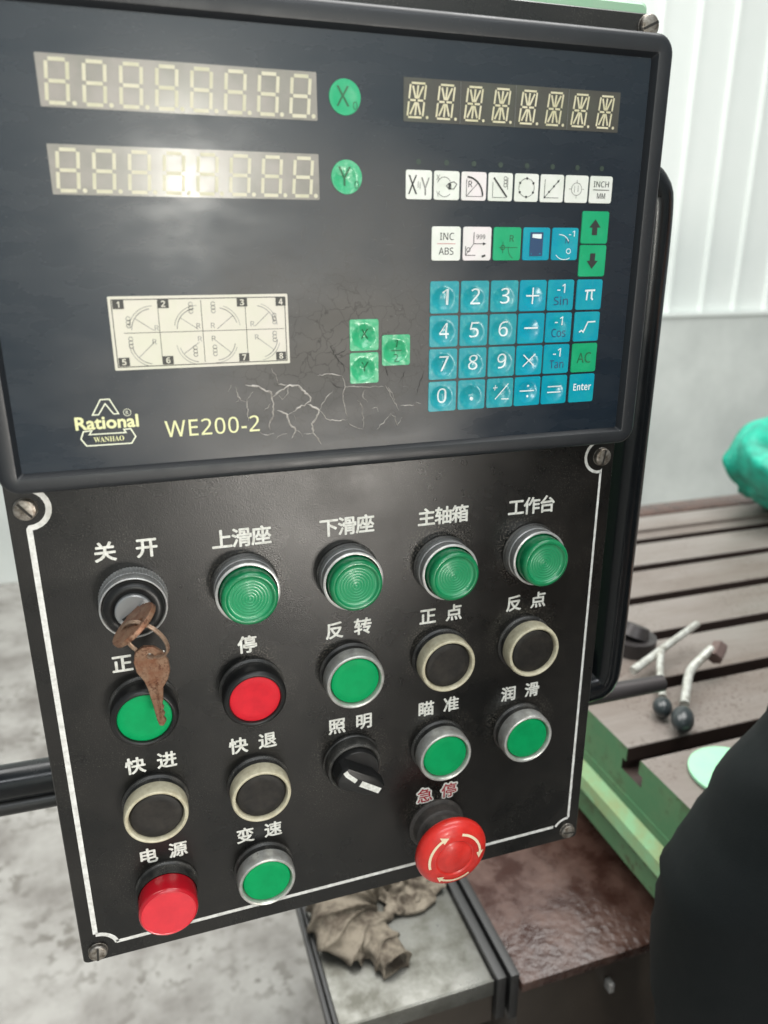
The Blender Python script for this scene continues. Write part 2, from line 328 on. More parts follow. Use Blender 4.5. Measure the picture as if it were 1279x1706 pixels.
class MB:
    def __init__(s): s.v = []; s.f = []; s.mi = []
    def add(s, vs, fs, mi=0):
        k = len(s.v); s.v += [Vector(x) for x in vs]; s.f += [tuple(i + k for i in f) for f in fs]; s.mi += [mi] * len(fs)
    def box(s, a, b, mi=0):
        x0, y0, z0 = a; x1, y1, z1 = b
        s.add([(x0,y0,z0),(x1,y0,z0),(x1,y1,z0),(x0,y1,z0),(x0,y0,z1),(x1,y0,z1),(x1,y1,z1),(x0,y1,z1)],
              [(0,3,2,1),(4,5,6,7),(0,1,5,4),(1,2,6,5),(2,3,7,6),(3,0,4,7)], mi)
    def tube(s, pts, r, n=10, cap=True, mi=0, closed=False):
        pts = [Vector(p) for p in pts]; k = len(pts)
        rs = r if isinstance(r, (list, tuple)) else [r] * k
        up = None; vs = []; fs = []
        for i, p in enumerate(pts):
            if closed: t = pts[(i+1) % k] - pts[i-1]
            else: t = pts[min(i+1, k-1)] - pts[max(i-1, 0)]
            t.normalize()
            if up is None:
                up = t.orthogonal().normalized()
            up = (up - t * up.dot(t))
            if up.length < 1e-6: up = t.orthogonal()
            up.normalize(); sd = t.cross(up)
            for j in range(n):
                a = 2*pi*j/n
                vs.append(p + (up*cos(a) + sd*sin(a)) * rs[i])
        m = k if closed else k-1
        for i in range(m):
            i2 = (i+1) % k
            for j in range(n):
                fs.append((i*n+j, i*n+(j+1)%n, i2*n+(j+1)%n, i2*n+j))
        if cap and not closed:
            fs.append(tuple(range(n))[::-1]); fs.append(tuple((k-1)*n+j for j in range(n)))
        s.add(vs, fs, mi)
    def build(s, name, m, parent=None, origin=None, smooth=40, bevel=0, seg=2):
        me = pyd(s.v, s.f, s.mi)
        if bevel:
            bm = bmesh.new(); bm.from_mesh(me)
            bmesh.ops.bevel(bm, geom=bm.edges[:], offset=bevel, segments=seg, affect='EDGES', profile=.6, clamp_overlap=True)
            bm.to_mesh(me); bm.free()
        return link(name, me, m, parent, origin, smooth)

def lathe_data(u, v, prof, n=56, flute=None):
    """profile of (r, w) in mm, axis along w at (u, v)"""
    vs = []; fs = []; rings = []
    for (r, w) in prof:
        if r <= 1e-6:
            rings.append([len(vs)]); vs.append(P(u, v, w))
        else:
            ids = []
            for j in range(n):
                a = 2*pi*j/n
                rr = r - (flute if (flute and j % 2) else 0)
                ids.append(len(vs)); vs.append(P(u + rr*cos(a), v + rr*sin(a), w))
            rings.append(ids)
    for A, B in zip(rings, rings[1:]):
        for j in range(n):
            a0, a1 = A[j % len(A)], A[(j+1) % len(A)]
            b0, b1 = B[j % len(B)], B[(j+1) % len(B)]
            q = [a0, a1, b1, b0]; o = []
            for x in q:
                if x not in o: o.append(x)
            if len(o) > 2: fs.append(tuple(o))
    return vs, fs

def lathe(name, u, v, prof, m, parent, n=56, smooth=35, midx=None):
    vs, fs = lathe_data(u, v, prof, n)
    me = pyd(vs, fs)
    if midx:      # list of material index per profile step
        mi = []
        k = 0
        for f in me.polygons:
            # step from mean radius & w -> count by index order
            mi.append(0)
        step = 0; cnt = 0; per = n
        for i in range(len(mi)):
            mi[i] = midx[min(i // n, len(midx) - 1)]
        me.polygons.foreach_set('material_index', mi)
    bm = bmesh.new(); bm.from_mesh(me); bmesh.ops.recalc_face_normals(bm, faces=bm.faces); bm.to_mesh(me); bm.free()
    return link(name, me, m, parent, P(u, v, 0), smooth)

def stroke_data(pts, wd, w, closed=False):
    """flat ribbon along (u,v) points, width wd mm, at height w"""
    pts = [Vector(p) for p in pts]
    n = len(pts); vs = []; fs = []
    for i, p in enumerate(pts):
        if closed: a, b = pts[i-1], pts[(i+1) % n]
        else: a, b = pts[max(i-1, 0)], pts[min(i+1, n-1)]
        d1 = (p - a); d2 = (b - p)
        if d1.length < 1e-9: d1 = d2
        if d2.length < 1e-9: d2 = d1
        d1 = d1.normalized(); d2 = d2.normalized(); t = (d1 + d2)
        t = t.normalized() if t.length > 1e-6 else d1
        nrm = Vector((-t.y, t.x)); k = 1 / max(0.5, nrm.dot(Vector((-d1.y, d1.x))))
        h = wd/2*k
        vs += [P(p.x + nrm.x*h, p.y + nrm.y*h, w), P(p.x - nrm.x*h, p.y - nrm.y*h, w)]
    m = n if closed else n-1
    for i in range(m):
        j = (i+1) % n
        fs.append((2*i, 2*j, 2*j+1, 2*i+1))
    return vs, fs

class Ink:
    """printed marks: collects ribbons, polygons and discs, links them as one mesh"""
    def __init__(s, w): s.w = w; s.mb = MB()
    def line(s, pts, wd, closed=False, mi=0):
        v, f = stroke_data(pts, wd, s.w, closed); s.mb.add(v, f, mi); return s
    def arc(s, cu, cv, r, a0, a1, wd, n=14, ry=None, mi=0):
        ry = ry or r
        return s.line([(cu + r*cos(radians(a0 + (a1-a0)*i/n)), cv + ry*sin(radians(a0 + (a1-a0)*i/n))) for i in range(n+1)], wd, mi=mi)
    def poly(s, pts, mi=0):
        s.mb.add([P(a, b, s.w) for a, b in pts], [tuple(range(len(pts)))], mi); return s
    def dot(s, u, v, r, mi=0, n=12):
        return s.poly([(u + r*cos(2*pi*i/n), v + r*sin(2*pi*i/n)) for i in range(n)], mi)
    def rect(s, u0, v0, u1, v1, mi=0):
        return s.poly([(u0, v0), (u1, v0), (u1, v1), (u0, v1)], mi)
    def mesh(s):
        me = pyd(s.mb.v, s.mb.f, s.mb.mi)
        bm = bmesh.new(); bm.from_mesh(me)
        for f in bm.faces:
            if f.normal.y > 0: f.normal_flip()
        bm.to_mesh(me); bm.free()
        return me
    def build(s, name, m, parent):
        return link(name, s.mesh(), m, parent, None, 0)

def drape(me, fn):
    for v in me.vertices:
        u, vv = v.co.x*1000, (Z0 - v.co.z)*1000
        v.co.y -= fn(u, vv) * .001

def sans(s, bold=False, serif=False):
    """same letters from the upright sans (or bold serif) block of the built-in font"""
    A, a, z = (0x1D400, 0x1D41A, 0x1D7CE) if serif else ((0x1D5D4, 0x1D5EE, 0x1D7EC) if bold else (0x1D5A0, 0x1D5BA, 0x1D7E2))
    return ''.join(chr(A + ord(c) - 65) if 'A' <= c <= 'Z' else chr(a + ord(c) - 97) if 'a' <= c <= 'z' else chr(z + ord(c) - 48) if '0' <= c <= '9' else c for c in s)

def text_mesh(s, u, v, size, w, bold=0.0, sx=1.0, rot=0.0, shear=0.0, fit=None, spacing=1.0):
    cu = bpy.data.curves.new('t', 'FONT'); cu.body = s; cu.size = 1; cu.align_x = 'CENTER'
    cu.resolution_u = 3; cu.shear = shear; cu.space_character = spacing
    o = bpy.data.objects.new('t', cu); COL.objects.link(o)
    dg = bpy.context.evaluated_depsgraph_get()
    me = bpy.data.meshes.new_from_object(o.evaluated_get(dg))
    bpy.data.objects.remove(o); bpy.data.curves.remove(cu)
    xs = [q.co.x for q in me.vertices]; ys = [q.co.y for q in me.vertices]
    cjk = any(ord(c) > 0x2000 for c in s)
    if fit:
        x0, x1, y0, y1 = min(xs), max(xs), min(ys), max(ys)
        kx = fit[0]/(x1-x0); ky = fit[1]/(y1-y0); cx, cy = (x0+x1)/2, (y0+y1)/2
    else:
        kx = size*sx; ky = size; cx = 0 if cjk else (min(xs)+max(xs))/2; cy = 0.37 if cjk else 0.355
    ca, sa = cos(rot), sin(rot)
    for q in me.vertices:
        x = (q.co.x - cx)*kx; y = (q.co.y - cy)*ky
        q.co = P(u + x*ca + y*sa, v - (-x*sa + y*ca), w)
    if len(me.polygons) and sum(p.normal.y for p in me.polygons) > 0:
        me.flip_normals()
    if bold > 0:      # heavier strokes: shifted copies, each a hair behind the last so that no two faces coincide
        rad = bold*size*.001; q = 16 if rad > .0005 else 8
        base = [x.co.copy() for x in me.vertices]; F = [tuple(p.vertices) for p in me.polygons]
        V = list(base); FF = list(F); k = 0
        for ring in ((1.0, .55) if rad > .0005 else (1.0,)):
            for j in range(q):
                k += 1; a = 2*pi*j/q; d = Vector((rad*ring*cos(a), k*3e-6, rad*ring*sin(a))); o_ = len(V)
                V += [x + d for x in base]; FF += [tuple(i + o_ for i in f) for f in F]
        me = pyd(V, FF)
    return me

def text(name, s, u, v, size, m, w, parent, drp=None, **k):
    me = text_mesh(s, u, v, size, w, **k)
    if drp: drape(me, drp)
    return link(name, me, m, parent, None, 0)

def join_meshes(meshes):
    bm = bmesh.new()
    for me in meshes: bm.from_mesh(me)
    out = bpy.data.meshes.new('j'); bm.to_mesh(out); bm.free()
    return out

def rrect(u0, u1, v0, v1, r, n=6):
    pts = []
    for (cu, cv, a0) in ((u1-r, v1-r, 0), (u0+r, v1-r, 90), (u0+r, v0+r, 180), (u1-r, v0+r, 270)):
        for i in range(n+1):
            a = radians(a0 + 90*i/n); pts.append((cu + r*cos(a), cv + r*sin(a)))
    return pts

def loft(rings, close_top=False, close_bottom=False):
    vs = []; fs = []; n = len(rings[0])
    for r in rings: vs += r
    for i in range(len(rings)-1):
        for j in range(n):
            fs.append((i*n+j, i*n+(j+1) % n, (i+1)*n+(j+1) % n, (i+1)*n+j))
    if close_top: fs.append(tuple((len(rings)-1)*n+j for j in range(n)))
    if close_bottom: fs.append(tuple(range(n))[::-1])
    me = pyd(vs, fs)
    bm = bmesh.new(); bm.from_mesh(me); bmesh.ops.recalc_face_normals(bm, faces=bm.faces); bm.to_mesh(me); bm.free()
    return me

# ============================================================ SETTING
mb = MB(); mb.box((-8, -9, -0.2), (12, 3.5, 0.0))
floor = mb.build('floor', M['floor'], smooth=0); tag(floor, kind='structure')
WY = 3.30
wall = MB(); wall.box((-8, WY, 0.0), (12, WY + 0.25, Z0 - 0.205)); wall.box((-8, WY+0.06, Z0 - 0.205), (12, WY+0.25, 5.6))
wall = wall.build('wall', M['wall'], smooth=0); tag(wall, kind='structure')
me0b = None
# cladding panels of the upper wall, each a ribbed sheet
def clad_mesh():
    prof = [(0, .0), (.012, .0), (.020, -.020), (.034, -.020), (.042, .0), (.229, .0)]
    vs = []; fs = []
    for z in (0, 5.6 - Z0 + .205):
        for x, y in prof: vs.append((x, y, z))
    k = len(prof)
    for i in range(k-1): fs.append((i, i+1, k+i+1, k+i))
    return vs, fs
cv, cf = clad_mesh()
me0 = pyd(cv, cf); me0.materials.append(M['panel'])
mec = pyd([(0, -.004, 0), (.03, -.004, 0), (.03, -.004, .01), (0, -.004, .01)], [(0, 1, 2, 3)])
for i in range(-14, 30):
    o = bpy.data.objects.new('cladding_sheet', me0); COL.objects.link(o)
    o.parent = wall
    o.location = Vector((2.935 + i*0.229, WY + 0.052, Z0 - 0.195)) - WORLD_ORIGIN[wall]
for i in range(-26, 40):
    o = bpy.data.objects.new('cladding_sheet', me0b := (me0b if i > -26 else (lambda m: (m.transform(Matrix.Rotation(pi, 4, 'Z')), m)[1])(me0.copy()))); COL.objects.link(o)
    o.parent = wall
    o.location = Vector((2.935 + i*0.229, -6.95, Z0 - 0.195)) - WORLD_ORIGIN[wall]
mb = MB(); mb.box((-8, -7.1, 0.0), (12, -6.90, Z0 - 0.205)); mb.build('low_wall', M['wall'], wall, smooth=0)
mb = MB(); mb.box((-8, WY - .012, Z0 - .213), (12, WY + .055, Z0 - .196)); mb.build('cladding_flashing', M['panel'], wall, smooth=0)

# ============================================================ MILLING TABLE
TX0, TZ = 0.515, Z0 - 0.393
table = empty('milling_machine', (1.2, 0.45, 0.0), 'green milling machine with brown slotted table and pale metal tray behind the control box', 'machine')
slots = [0.202, 0.311, 0.4175, 0.522, 0.629, 0.735]
prof = [(0.035, -.055), (0.035, -.004), (0.039, 0)]
for y in slots:
    a, b = .0108, .0175
    prof += [(y-a-.001, 0), (y-a, -.001), (y-a, -.017), (y-b, -.017), (y-b, -.030), (y+b, -.030), (y+b, -.017), (y+a, -.017), (y+a, -.001), (y+a+.001, 0)]
prof += [(0.835, 0), (0.840, -.004), (0.840, -.055)]
X1 = 2.6
vs = [(TX0, y, TZ+z) for y, z in prof] + [(X1, y, TZ+z) for y, z in prof]
k = len(prof); fs = []; mi = []
for i in range(k):
    j = (i+1) % k
    fs.append((i, j, k+j, k+i))
    zz = (prof[i][1] + prof[j][1])/2
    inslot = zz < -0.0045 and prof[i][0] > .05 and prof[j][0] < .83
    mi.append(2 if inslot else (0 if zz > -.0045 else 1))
fs += [tuple(range(k))[::-1], tuple(range(k, 2*k))]; mi += [1, 1]
me = pyd(vs, fs, mi)
bm = bmesh.new(); bm.from_mesh(me)
caps = [f for f in bm.faces if len(f.verts) > 4]
bmesh.ops.triangulate(bm, faces=caps); bmesh.ops.recalc_face_normals(bm, faces=bm.faces); bm.to_mesh(me); bm.free()
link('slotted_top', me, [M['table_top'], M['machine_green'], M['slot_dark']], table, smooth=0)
# gutter rim and lower apron below the slab
mb = MB()
zt = TZ - .0555
pr = [(TX0-.001, zt), (TX0-.001, zt-.012), (TX0-.010, zt-.024), (TX0-.011, zt-.040), (TX0+.002, zt-.044), (TX0+.004, zt-.088), (X1, zt-.088), (X1, zt)]
vs = [(x, .03, z) for x, z in pr] + [(x, .845, z) for x, z in pr]; k = len(pr)
fs = [(i, (i+1) % k, k+(i+1) % k, k+i) for i in range(k)] + [tuple(range(k)), tuple(range(k, 2*k))]
me = pyd(vs, fs, [0, 1, 1, 0, 0, 0, 0, 0, 0, 0]); bm = bmesh.new(); bm.from_mesh(me); bmesh.ops.recalc_face_normals(bm, faces=bm.faces); bm.to_mesh(me); bm.free()
link('apron', me, [M['machine_green'], M['machine_green_lit']], table, smooth=0)
mb = MB(); mb.box((TX0+.02, .8415, TZ-.06), (X1, .90, TZ+.008)); mb.build('rear_rail', M['way'], table, bevel=.004)
mb = MB(); mb.box((TX0+.02, .775, TZ+.0002), (X1, .8395, TZ+.006)); mb.build('rear_strip', M['table_top'], table, bevel=.002)
mb = MB(); mb.box((0.64, .17, Z0-.592), (2.2, .80, zt-.0885)); mb.build('saddle', M['machine_green'], table, smooth=0)
rng = random.Random(3)

base = table
ZW = Z0 - 0.593
mb = MB(); mb.box((0.364, .142, ZW-.012), (2.1, .85, ZW)); mb.build('cover_plate', M['way'], base, bevel=.0015)
mb = MB(); mb.box((0.340, .150, ZW-.05), (0.350, .85, ZW+.006)); mb.box((0.353, .146, ZW-.05), (0.3625, .85, ZW+.010)); mb.build('wiper_strip', M['rubber'], base, bevel=.001)
mb = MB(); mb.box((0.176, .157, ZW-.006), (0.3385, .85, ZW-.002)); mb.box((0.176, .1545, ZW-.020), (0.3385, .1568, ZW)); mb.build('tray', M['tray'], base, bevel=.0006)
mb = MB(); mb.box((0.1650, .120, ZW-.012), (0.1690, .85, ZW+.002)); mb.box((0.1705, .120, ZW-.012), (0.1745, .85, ZW+.004)); mb.build('side_strip', M['rubber'], base, bevel=.001)
mb = MB(); mb.box((0.178, .1580, ZW-.060), (0.339, .20, ZW-.0065)); mb.box((0.30, .24, 0), (0.362, .84, ZW-.0515)); mb.box((0.3645, .150, 0.0), (2.08, .84, ZW-.0125))
mb.build('bed', M['way_front'], base, smooth=0)
mb = MB(); mb.box((0.4700, .1395, ZW-.052), (0.4760, .1495, ZW-.040)); mb.build('front_glint', M['chrome'], base, bevel=.001)  # small chrome block added as a highlight on the dark front

# pale mint disc lying on the table
vs = []; prof = [(0, 0), (.040, 0), (.0425, .001), (.043, .003), (.0425, .0045), (.040, .005), (.006, .0052), (0, .0052)]
n = 48; rings = []
for r, z in prof[1:-1]:
    rings.append([Vector((0.588 + r*cos(2*pi*j/n), .140 + r*sin(2*pi*j/n), TZ + .0005 + z)) for j in range(n)])
me = loft(rings, True, True)
tag(link('mint_disc', me, M['disc'], None, (0.588, .14, TZ)), 'flat pale mint green round lid lying on the near corner of the brown table', 'disc')

# levers lying over the table
def bent(pts, n=6):
    out = []
    pts = [Vector(p) for p in pts]
    for i, p in enumerate(pts):
        if 0 < i < len(pts)-1:
            a = p + (pts[i-1]-p)*.28; b = p + (pts[i+1]-p)*.28
            for k in range(n+1):
                t = k/n; out.append(a*(1-t)**2 + p*2*t*(1-t) + b*t*t)
        else: out.append(p)
    return out
def ball(c, r, sq=1.0, n=18, m=12, ax=Vector((0, 0, 1))):
    vs = []; fs = []
    q = ax.to_track_quat('Z', 'Y')
    for i in range(m+1):
        for j in range(n):
            th = pi*i/m; a = 2*pi*j/n
            vs.append(Vector(c) + q @ Vector((r*sin(th)*cos(a), r*sin(th)*sin(a), r*sq*cos(th))))
    for i in range(m):
        for j in range(n): fs.append((i*n+j, i*n+(j+1) % n, (i+1)*n+(j+1) % n, (i+1)*n+j))
    return vs, fs
zl = Z0 - .368
la = empty('lever', (0.62, .30, zl), 'straight white rod lever with black ball knob, left of the bent white lever', 'lever')
mb = MB(); mb.tube([(0.598, .323, zl-.008), (0.733, .374, zl+.010)], [.0054, .0044], 14); mb.build('rod', M['white_paint'], la)
mb = MB(); mb.tube(bent([(0.655, .345, zl), (0.628, .312, zl-.004), (0.600, .268, zl-.012)]), .0044, 12); mb.build('stem', M['white_paint'], la)
v, f = ball((0.586, .250, zl-.012), .0110, 1.25, ax=Vector((.5, .8, .1))); mb = MB(); mb.add(v, f); mb.build('knob', M['knob'], la)
lb = empty('lever', (0.64, .27, zl), 'bent white lever with brown nut and black egg shaped knob, right of the straight one', 'lever')
mb = MB(); mb.tube(bent([(0.700, .309, zl+.012), (0.654, .291, zl), (0.612, .245, zl-.010)]), .0054, 14); mb.build('rod', M['white_paint'], lb)
v, f = ball((0.590, .221, zl-.010), .0125, 1.45, ax=Vector((.6, .7, .1))); mb = MB(); mb.add(v, f); mb.build('knob', M['knob'], lb)
mb = MB(); mb.tube([(0.698, .300, zl+.004), (0.716, .312, zl+.012)], .010, 6); mb.build('nut', M['knob_brown'], lb, smooth=0)
vs = MB(); vs.tube([(0.650, .395, TZ+.001), (0.650, .395, TZ+.020)], .030, 24); vs.tube([(0.650, .395, TZ+.0201), (0.656, .397, TZ+.034)], [.021, .016], 20)
tag(vs.build('clamp_nut', M['dark_metal'], smooth=50), 'dark round stepped clamping nut on the table behind the two white levers', 'clamp nut')

# roll of mint green plastic at the far end of the table
net = empty('plastic_roll', (1.33, .86, TZ+.008), 'bundled roll of bright mint green plastic netting lying on the far side of the table', 'plastic roll')
rg = random.Random(11)
c0 = Vector((1.275, .765, TZ + .105))
# loosely rolled sheet: nested wavy turns, wide along the table, folded edge facing the camera
for k in range(6):
    R_ = .106 - .014*k; ph = rg.uniform(0, 6.28); nl = 72; nw = 14; vs = []; fs = []
    for j in range(nw+1):
        t = j/nw; y = -.075 + .15*t
        for i in range(nl):
            a = 2*pi*i/nl
            nn_ = noise.noise(Vector((cos(a)*1.6 + k*3, sin(a)*1.6, t*2.2))); rr = R_*(1 + .10*sin(2*a+ph) + .12*nn_) + .012*(.5 + .5*sin(3*a + 7*t + 4*nn_ + ph))**2 - .016*(2*t-1)**2
            vs.append(c0 + Vector((rr*1.15*cos(a), y + .03*cos(a) + .012*sin(2*a+ph) - (.010*k if t < .5 else 0), rr*.86*sin(a) - .008)))
    for j in range(nw):
        for i in range(nl): fs.append((j*nl+i, j*nl+(i+1) % nl, (j+1)*nl+(i+1) % nl, (j+1)*nl+i))
    lo = min(p.z for p in vs); dz = max(0, TZ + .0070 + .001*k - lo)
    me = pyd([p + Vector((0, 0, dz)) for p in vs], fs)
    o = link('turn', me, M['net'], net, smooth=180)
    sd_ = o.modifiers.new('thick', 'SOLIDIFY'); sd_.thickness = .004; sd_.offset = 0

# rag on the tray
def blobs(specs, vox=.004):
    bm = bmesh.new()
    for c, r in specs:
        r4 = bmesh.ops.create_icosphere(bm, subdivisions=3, radius=1)
        bmesh.ops.transform(bm, matrix=Matrix.Translation(c) @ Matrix.Diagonal((*r, 1)), verts=r4['verts'])
    me = bpy.data.meshes.new('b'); bm.to_mesh(me); bm.free()
    o = bpy.data.objects.new('tmp', me); COL.objects.link(o)
    md = o.modifiers.new('r', 'REMESH'); md.mode = 'VOXEL'; md.voxel_size = vox
    dg = bpy.context.evaluated_depsgraph_get()
    out = bpy.data.meshes.new_from_object(o.evaluated_get(dg)); bpy.data.objects.remove(o)
    return out
zt_ = ZW - .002
def sleeve(path, rx, rz, folds, seed, open_end=True, nseg=230, nr=72):
    """bunched tube of cloth: tilted creases along its length, collapsed underneath"""
    path = [Vector(p) for p in path]; vs = []; fs = []
    def at(t):
        x = t*(len(path)-1); i = min(int(x), len(path)-2); f = x - i
        p0, p1, p2, p3 = path[max(i-1, 0)], path[i], path[i+1], path[min(i+2, len(path)-1)]
        return .5*((2*p1) + (p2-p0)*f + (2*p0-5*p1+4*p2-p3)*f*f + (3*p1-p0-3*p2+p3)*f**3)
    for k in range(nseg):
        t = k/(nseg-1); p = at(t); d = (at(min(1, t+.01)) - at(max(0, t-.01))); d.z = 0; d.normalize(); sd2 = Vector((-d.y, d.x, 0))
        ax = rx(t); az = rz(t)
        for j in range(nr):
            a = 2*pi*j/nr
            w = noise.noise(Vector((t*5+seed, cos(a)*.8, sin(a)*.8)))
            ph = folds*2*pi*t + 1.5*sin(a*1+seed) + 3.2*w
            cr = (1 - abs(sin(ph*.5)))**1.7                      # sharp ridges, soft valleys
            lw = noise.noise(Vector((t*2.2+seed*2, cos(a)*1.6, sin(a)*1.6)))
            g = 1 + .24*cr - .10 + .22*lw
            q = p + sd2*(ax*g*cos(a)) + Vector((0, 0, az*g*sin(a) + az*.75)) + d*(.0045*(cr-.4))
            q.z = max(q.z, zt_ + .0005 + .0003*(j % 3)); vs.append(q)
    for k in range(nseg-1):
        for j in range(nr): fs.append((k*nr+j, k*nr+(j+1) % nr, (k+1)*nr+(j+1) % nr, (k+1)*nr+j))
    if not open_end: fs.append(tuple((nseg-1)*nr+j for j in range(nr)))
    fs.append(tuple(range(nr))[::-1])
    return pyd(vs, fs)
def flap(o_, ux, uy, nx, ny, amp, seed):
    vs = []; fs = []
    for j in range(ny+1):
        for i in range(nx+1):
            x, y = i/nx, j/ny
            e = .10*noise.noise(Vector((x*2.5, y*2.5, seed+9)))
            p = Vector(o_) + Vector(ux)*(x + e) + Vector(uy)*(y + e)
            n1 = noise.noise(Vector((x*3.2+seed, y*2.0, seed))); n2 = noise.noise(Vector((x*7, y*7+seed, 2)))
            h = (1 - abs(sin(3.6*x + 6*n1 + 1.5*y)))**1.5
            env = min(1, 4*x, 4*(1-x), 4*y, 4*(1-y))
            p.z = zt_ + .0025 + amp*(h*(.35 + .65*env) + .35*abs(n2)); vs.append(p)
    for j in range(ny):
        for i in range(nx):
            a = j*(nx+1)+i; fs.append((a, a+1, a+nx+2, a+nx+1))
    return pyd(vs, fs)
rag = empty('rag', (.25, .26, zt_), 'crumpled dirty beige rag lying on the pale metal tray under the control box', 'rag')
bump_ = lambda t, a, b: a + (b-a)*sin(pi*min(1, t*1.05))
me = sleeve([(.300, .315, zt_), (.250, .318, zt_), (.214, .288, zt_), (.207, .252, zt_), (.228, .228, zt_)], lambda t: .020 + .016*sin(pi*t), lambda t: .012 + .013*sin(pi*t), 9, 3.1, False)
link('bunched_cloth', me, M['rag'], rag, smooth=180)
me = sleeve([(.205, .275, zt_), (.226, .250, zt_), (.240, .222, zt_), (.247, .196, zt_)], lambda t: .026 - .010*t, lambda t: .017 - .004*t, 4, 7.7, True, 150)
o = link('cuff', me, M['rag'], rag, smooth=180); md = o.modifiers.new('thick', 'SOLIDIFY'); md.thickness = .0016; md.offset = -1
me = flap((.262, .262, 0), (.072, .012, 0), (-.012, .075, 0), 70, 70, .012, 2.3)
o = link('flap', me, M['rag'], rag, smooth=180); md = o.modifiers.new('thick', 'SOLIDIFY'); md.thickness = .0018; md.offset = 1
me = sleeve([(.236, .270, zt_+.002), (.258, .262, zt_+.001), (.268, .272, zt_), (.290, .262, zt_), (.318, .270, zt_)], lambda t: .0065, lambda t: .0045, 5, 1.2, False, 110, 28)
link('twisted_strip', me, M['rag'], rag, smooth=180)

# support arm carrying the box
arm = empty('support_arm', (-0.3, .12, Z0-.22), 'black horizontal arm passing behind the control box with a thin cable under it', 'support arm')
mb = MB(); mb.tube([(-1.4, .122, Z0-.200), (.0, .122, Z0-.2275), (.30, .122, Z0-.2335)], .0120, 20); mb.build('tube', M['gloss_black'], arm)
mb = MB(); mb.tube([(-1.4, .118, Z0-.212), (-.05, .118, Z0-.2425), (.2, .120, Z0-.248)], .0060, 12); mb.build('cable', M['black'], arm)
mb = MB(); mb.tube([(.29, .105, Z0-.2350), (.455, .105, Z0-.2385)], [.0090, .0070], 16); mb.build('end_rod', M['dark_metal'], arm)

# ============================================================ CONTROL BOX
box = empty('control_box', P(150, 262, -50), 'black control panel with rows of round push buttons, white Chinese captions and red stop button', 'control box')
# sheet-metal housing
mb = MB()
me = loft([[P(a, b, w) for a, b in rrect(-4 + e, 306.8 - e, -223.6 + e, 266 - e, 3)] for e, w in ((3, -99), (0, -96), (0, -6), (1.5, -4.2))], True, True)
link('housing', me, M['body'], box, smooth=30)
# face plate, rounded corners, slight edge
me = loft([[P(a, b, w) for a, b in rrect(-8 + e, 309 - e, -217.5 + e, 270 - e, 2.5)] for e, w in ((0, -4), (0, -.6), (.5, 0))], True, True)
link('face_plate', me, M['plate'], box, smooth=30)
# white border line with round notches at the screws
b = Ink(.12)
pts = []
b1 = 259.0
r = 10.0
def arcp(cu, cv, r, a0, a1, n=12): return [(cu + r*cos(radians(a0+(a1-a0)*i/n)), cv + r*sin(radians(a0+(a1-a0)*i/n))) for i in range(n+1)]
left = [(0.3, 250.5), (0.3, 10)] + arcp(0.5, 0, 9.2, 88, -80) + [(0.8, -10), (0.8, -150)]
right = [(301, 251.8), (301, 9)] + arcp(299.6, 0, 9.2, 82, 275) + [(300.5, -12), (300.5, -150)]
b.line(left, 2.6); b.line(right, 1.7)
b.line(arcp(0.3, 262.2, 11.0, -90, -14), 2.4)
b.line([(10.5, 259.3), (150, 258.2), (290, 256.8)], 2.2)
b.line(arcp(300.5, 262.2, 10.2, 210, 272), 1.8)
b.build('border_line', M['line_ink'], box)
# slotted cheese-head screws
def screw(u, v, ang, rr=5.0, lab=None):
    o = lathe('screw', u, v, [(rr+.3, .05), (rr, .3), (rr, 2.0), (rr-.5, 2.6), (rr*.6, 2.95), (0, 3.05)], M['screw'], box, n=32)
    i = Ink(3.12); a = radians(ang); i.line([(u - cos(a)*rr*.86, v - sin(a)*rr*.86), (u + cos(a)*rr*.86, v + sin(a)*rr*.86)], 1.15)
    i.build('slot', M['slot'], o)
for a in ((0, 0, 52), (300.6, 0.2, 100), (0.3, 262.6, 95), (300.8, 262.2, 8), (304.0, -212.0, -25), (-2, -212, 30)): screw(*a)

# --- side handle: a bent round bar on the right of the housing
hp = [P(300, -147.5, -36), P(336, -147.0, -36), P(343.5, -138, -36), P(343.5, 0, -36), P(343.2, 165, -36), P(338.5, 175.5, -36), P(300, 176.5, -36)]
mb = MB(); mb.tube(bent(hp, 8), .0125, 22); mb.build('side_handle', M['gloss_black'], box)
mb = MB(); mb.tube([P(306.5, -147.5, -36), P(311, -147.5, -36)], .019, 24); mb.tube([P(306.5, 176.5, -36), P(311, 176.5, -36)], .019, 24)
mb.build('handle_collar', M['gloss_black'], box)

# --- captions
def caption(s, u, v, parent=box, pitch=None, size=10.5, m=None, bold=.026, w=.15):
    n = len(s); pitch = pitch or (9.8 if n == 3 else 16.0)
    ms = [text_mesh(ch, u + (i - (n-1)/2)*pitch, v, size, w, bold=bold) for i, ch in enumerate(s)]
    return link('caption', join_meshes(ms), m or M['white_ink'], parent, None, 0)
C_ = [40.4, 95.6, 150.0, 204.3, 258.3]
caption('关开', 40.6, 24.8, pitch=19)
caption('上滑座', 95.6, 25.0); caption('下滑座', 150.2, 25.0); caption('主轴箱', 204.3, 25.2); caption('工作台', 258.0, 25.2)
caption('正转', 40.4, 85); caption('停', 94.8, 85); caption('反转', 150, 84.6); caption('正点', 204.3, 84.6); caption('反点', 258.3, 84.7)
caption('快进', 40.4, 146); caption('快退', 94.3, 145.8); caption('照明', 150, 145.3); caption('瞄准', 204.3, 145); caption('润滑', 258.3, 145.6)
caption('电源', 41, 205.6); caption('变速', 94.4, 206.4)
caption('急停', 204.6, 207.0, bold=.085, size=11.2, w=.13)
caption('急停', 204.6, 207.0, bold=.012, size=10.6, m=M['red_ink'], w=.30)

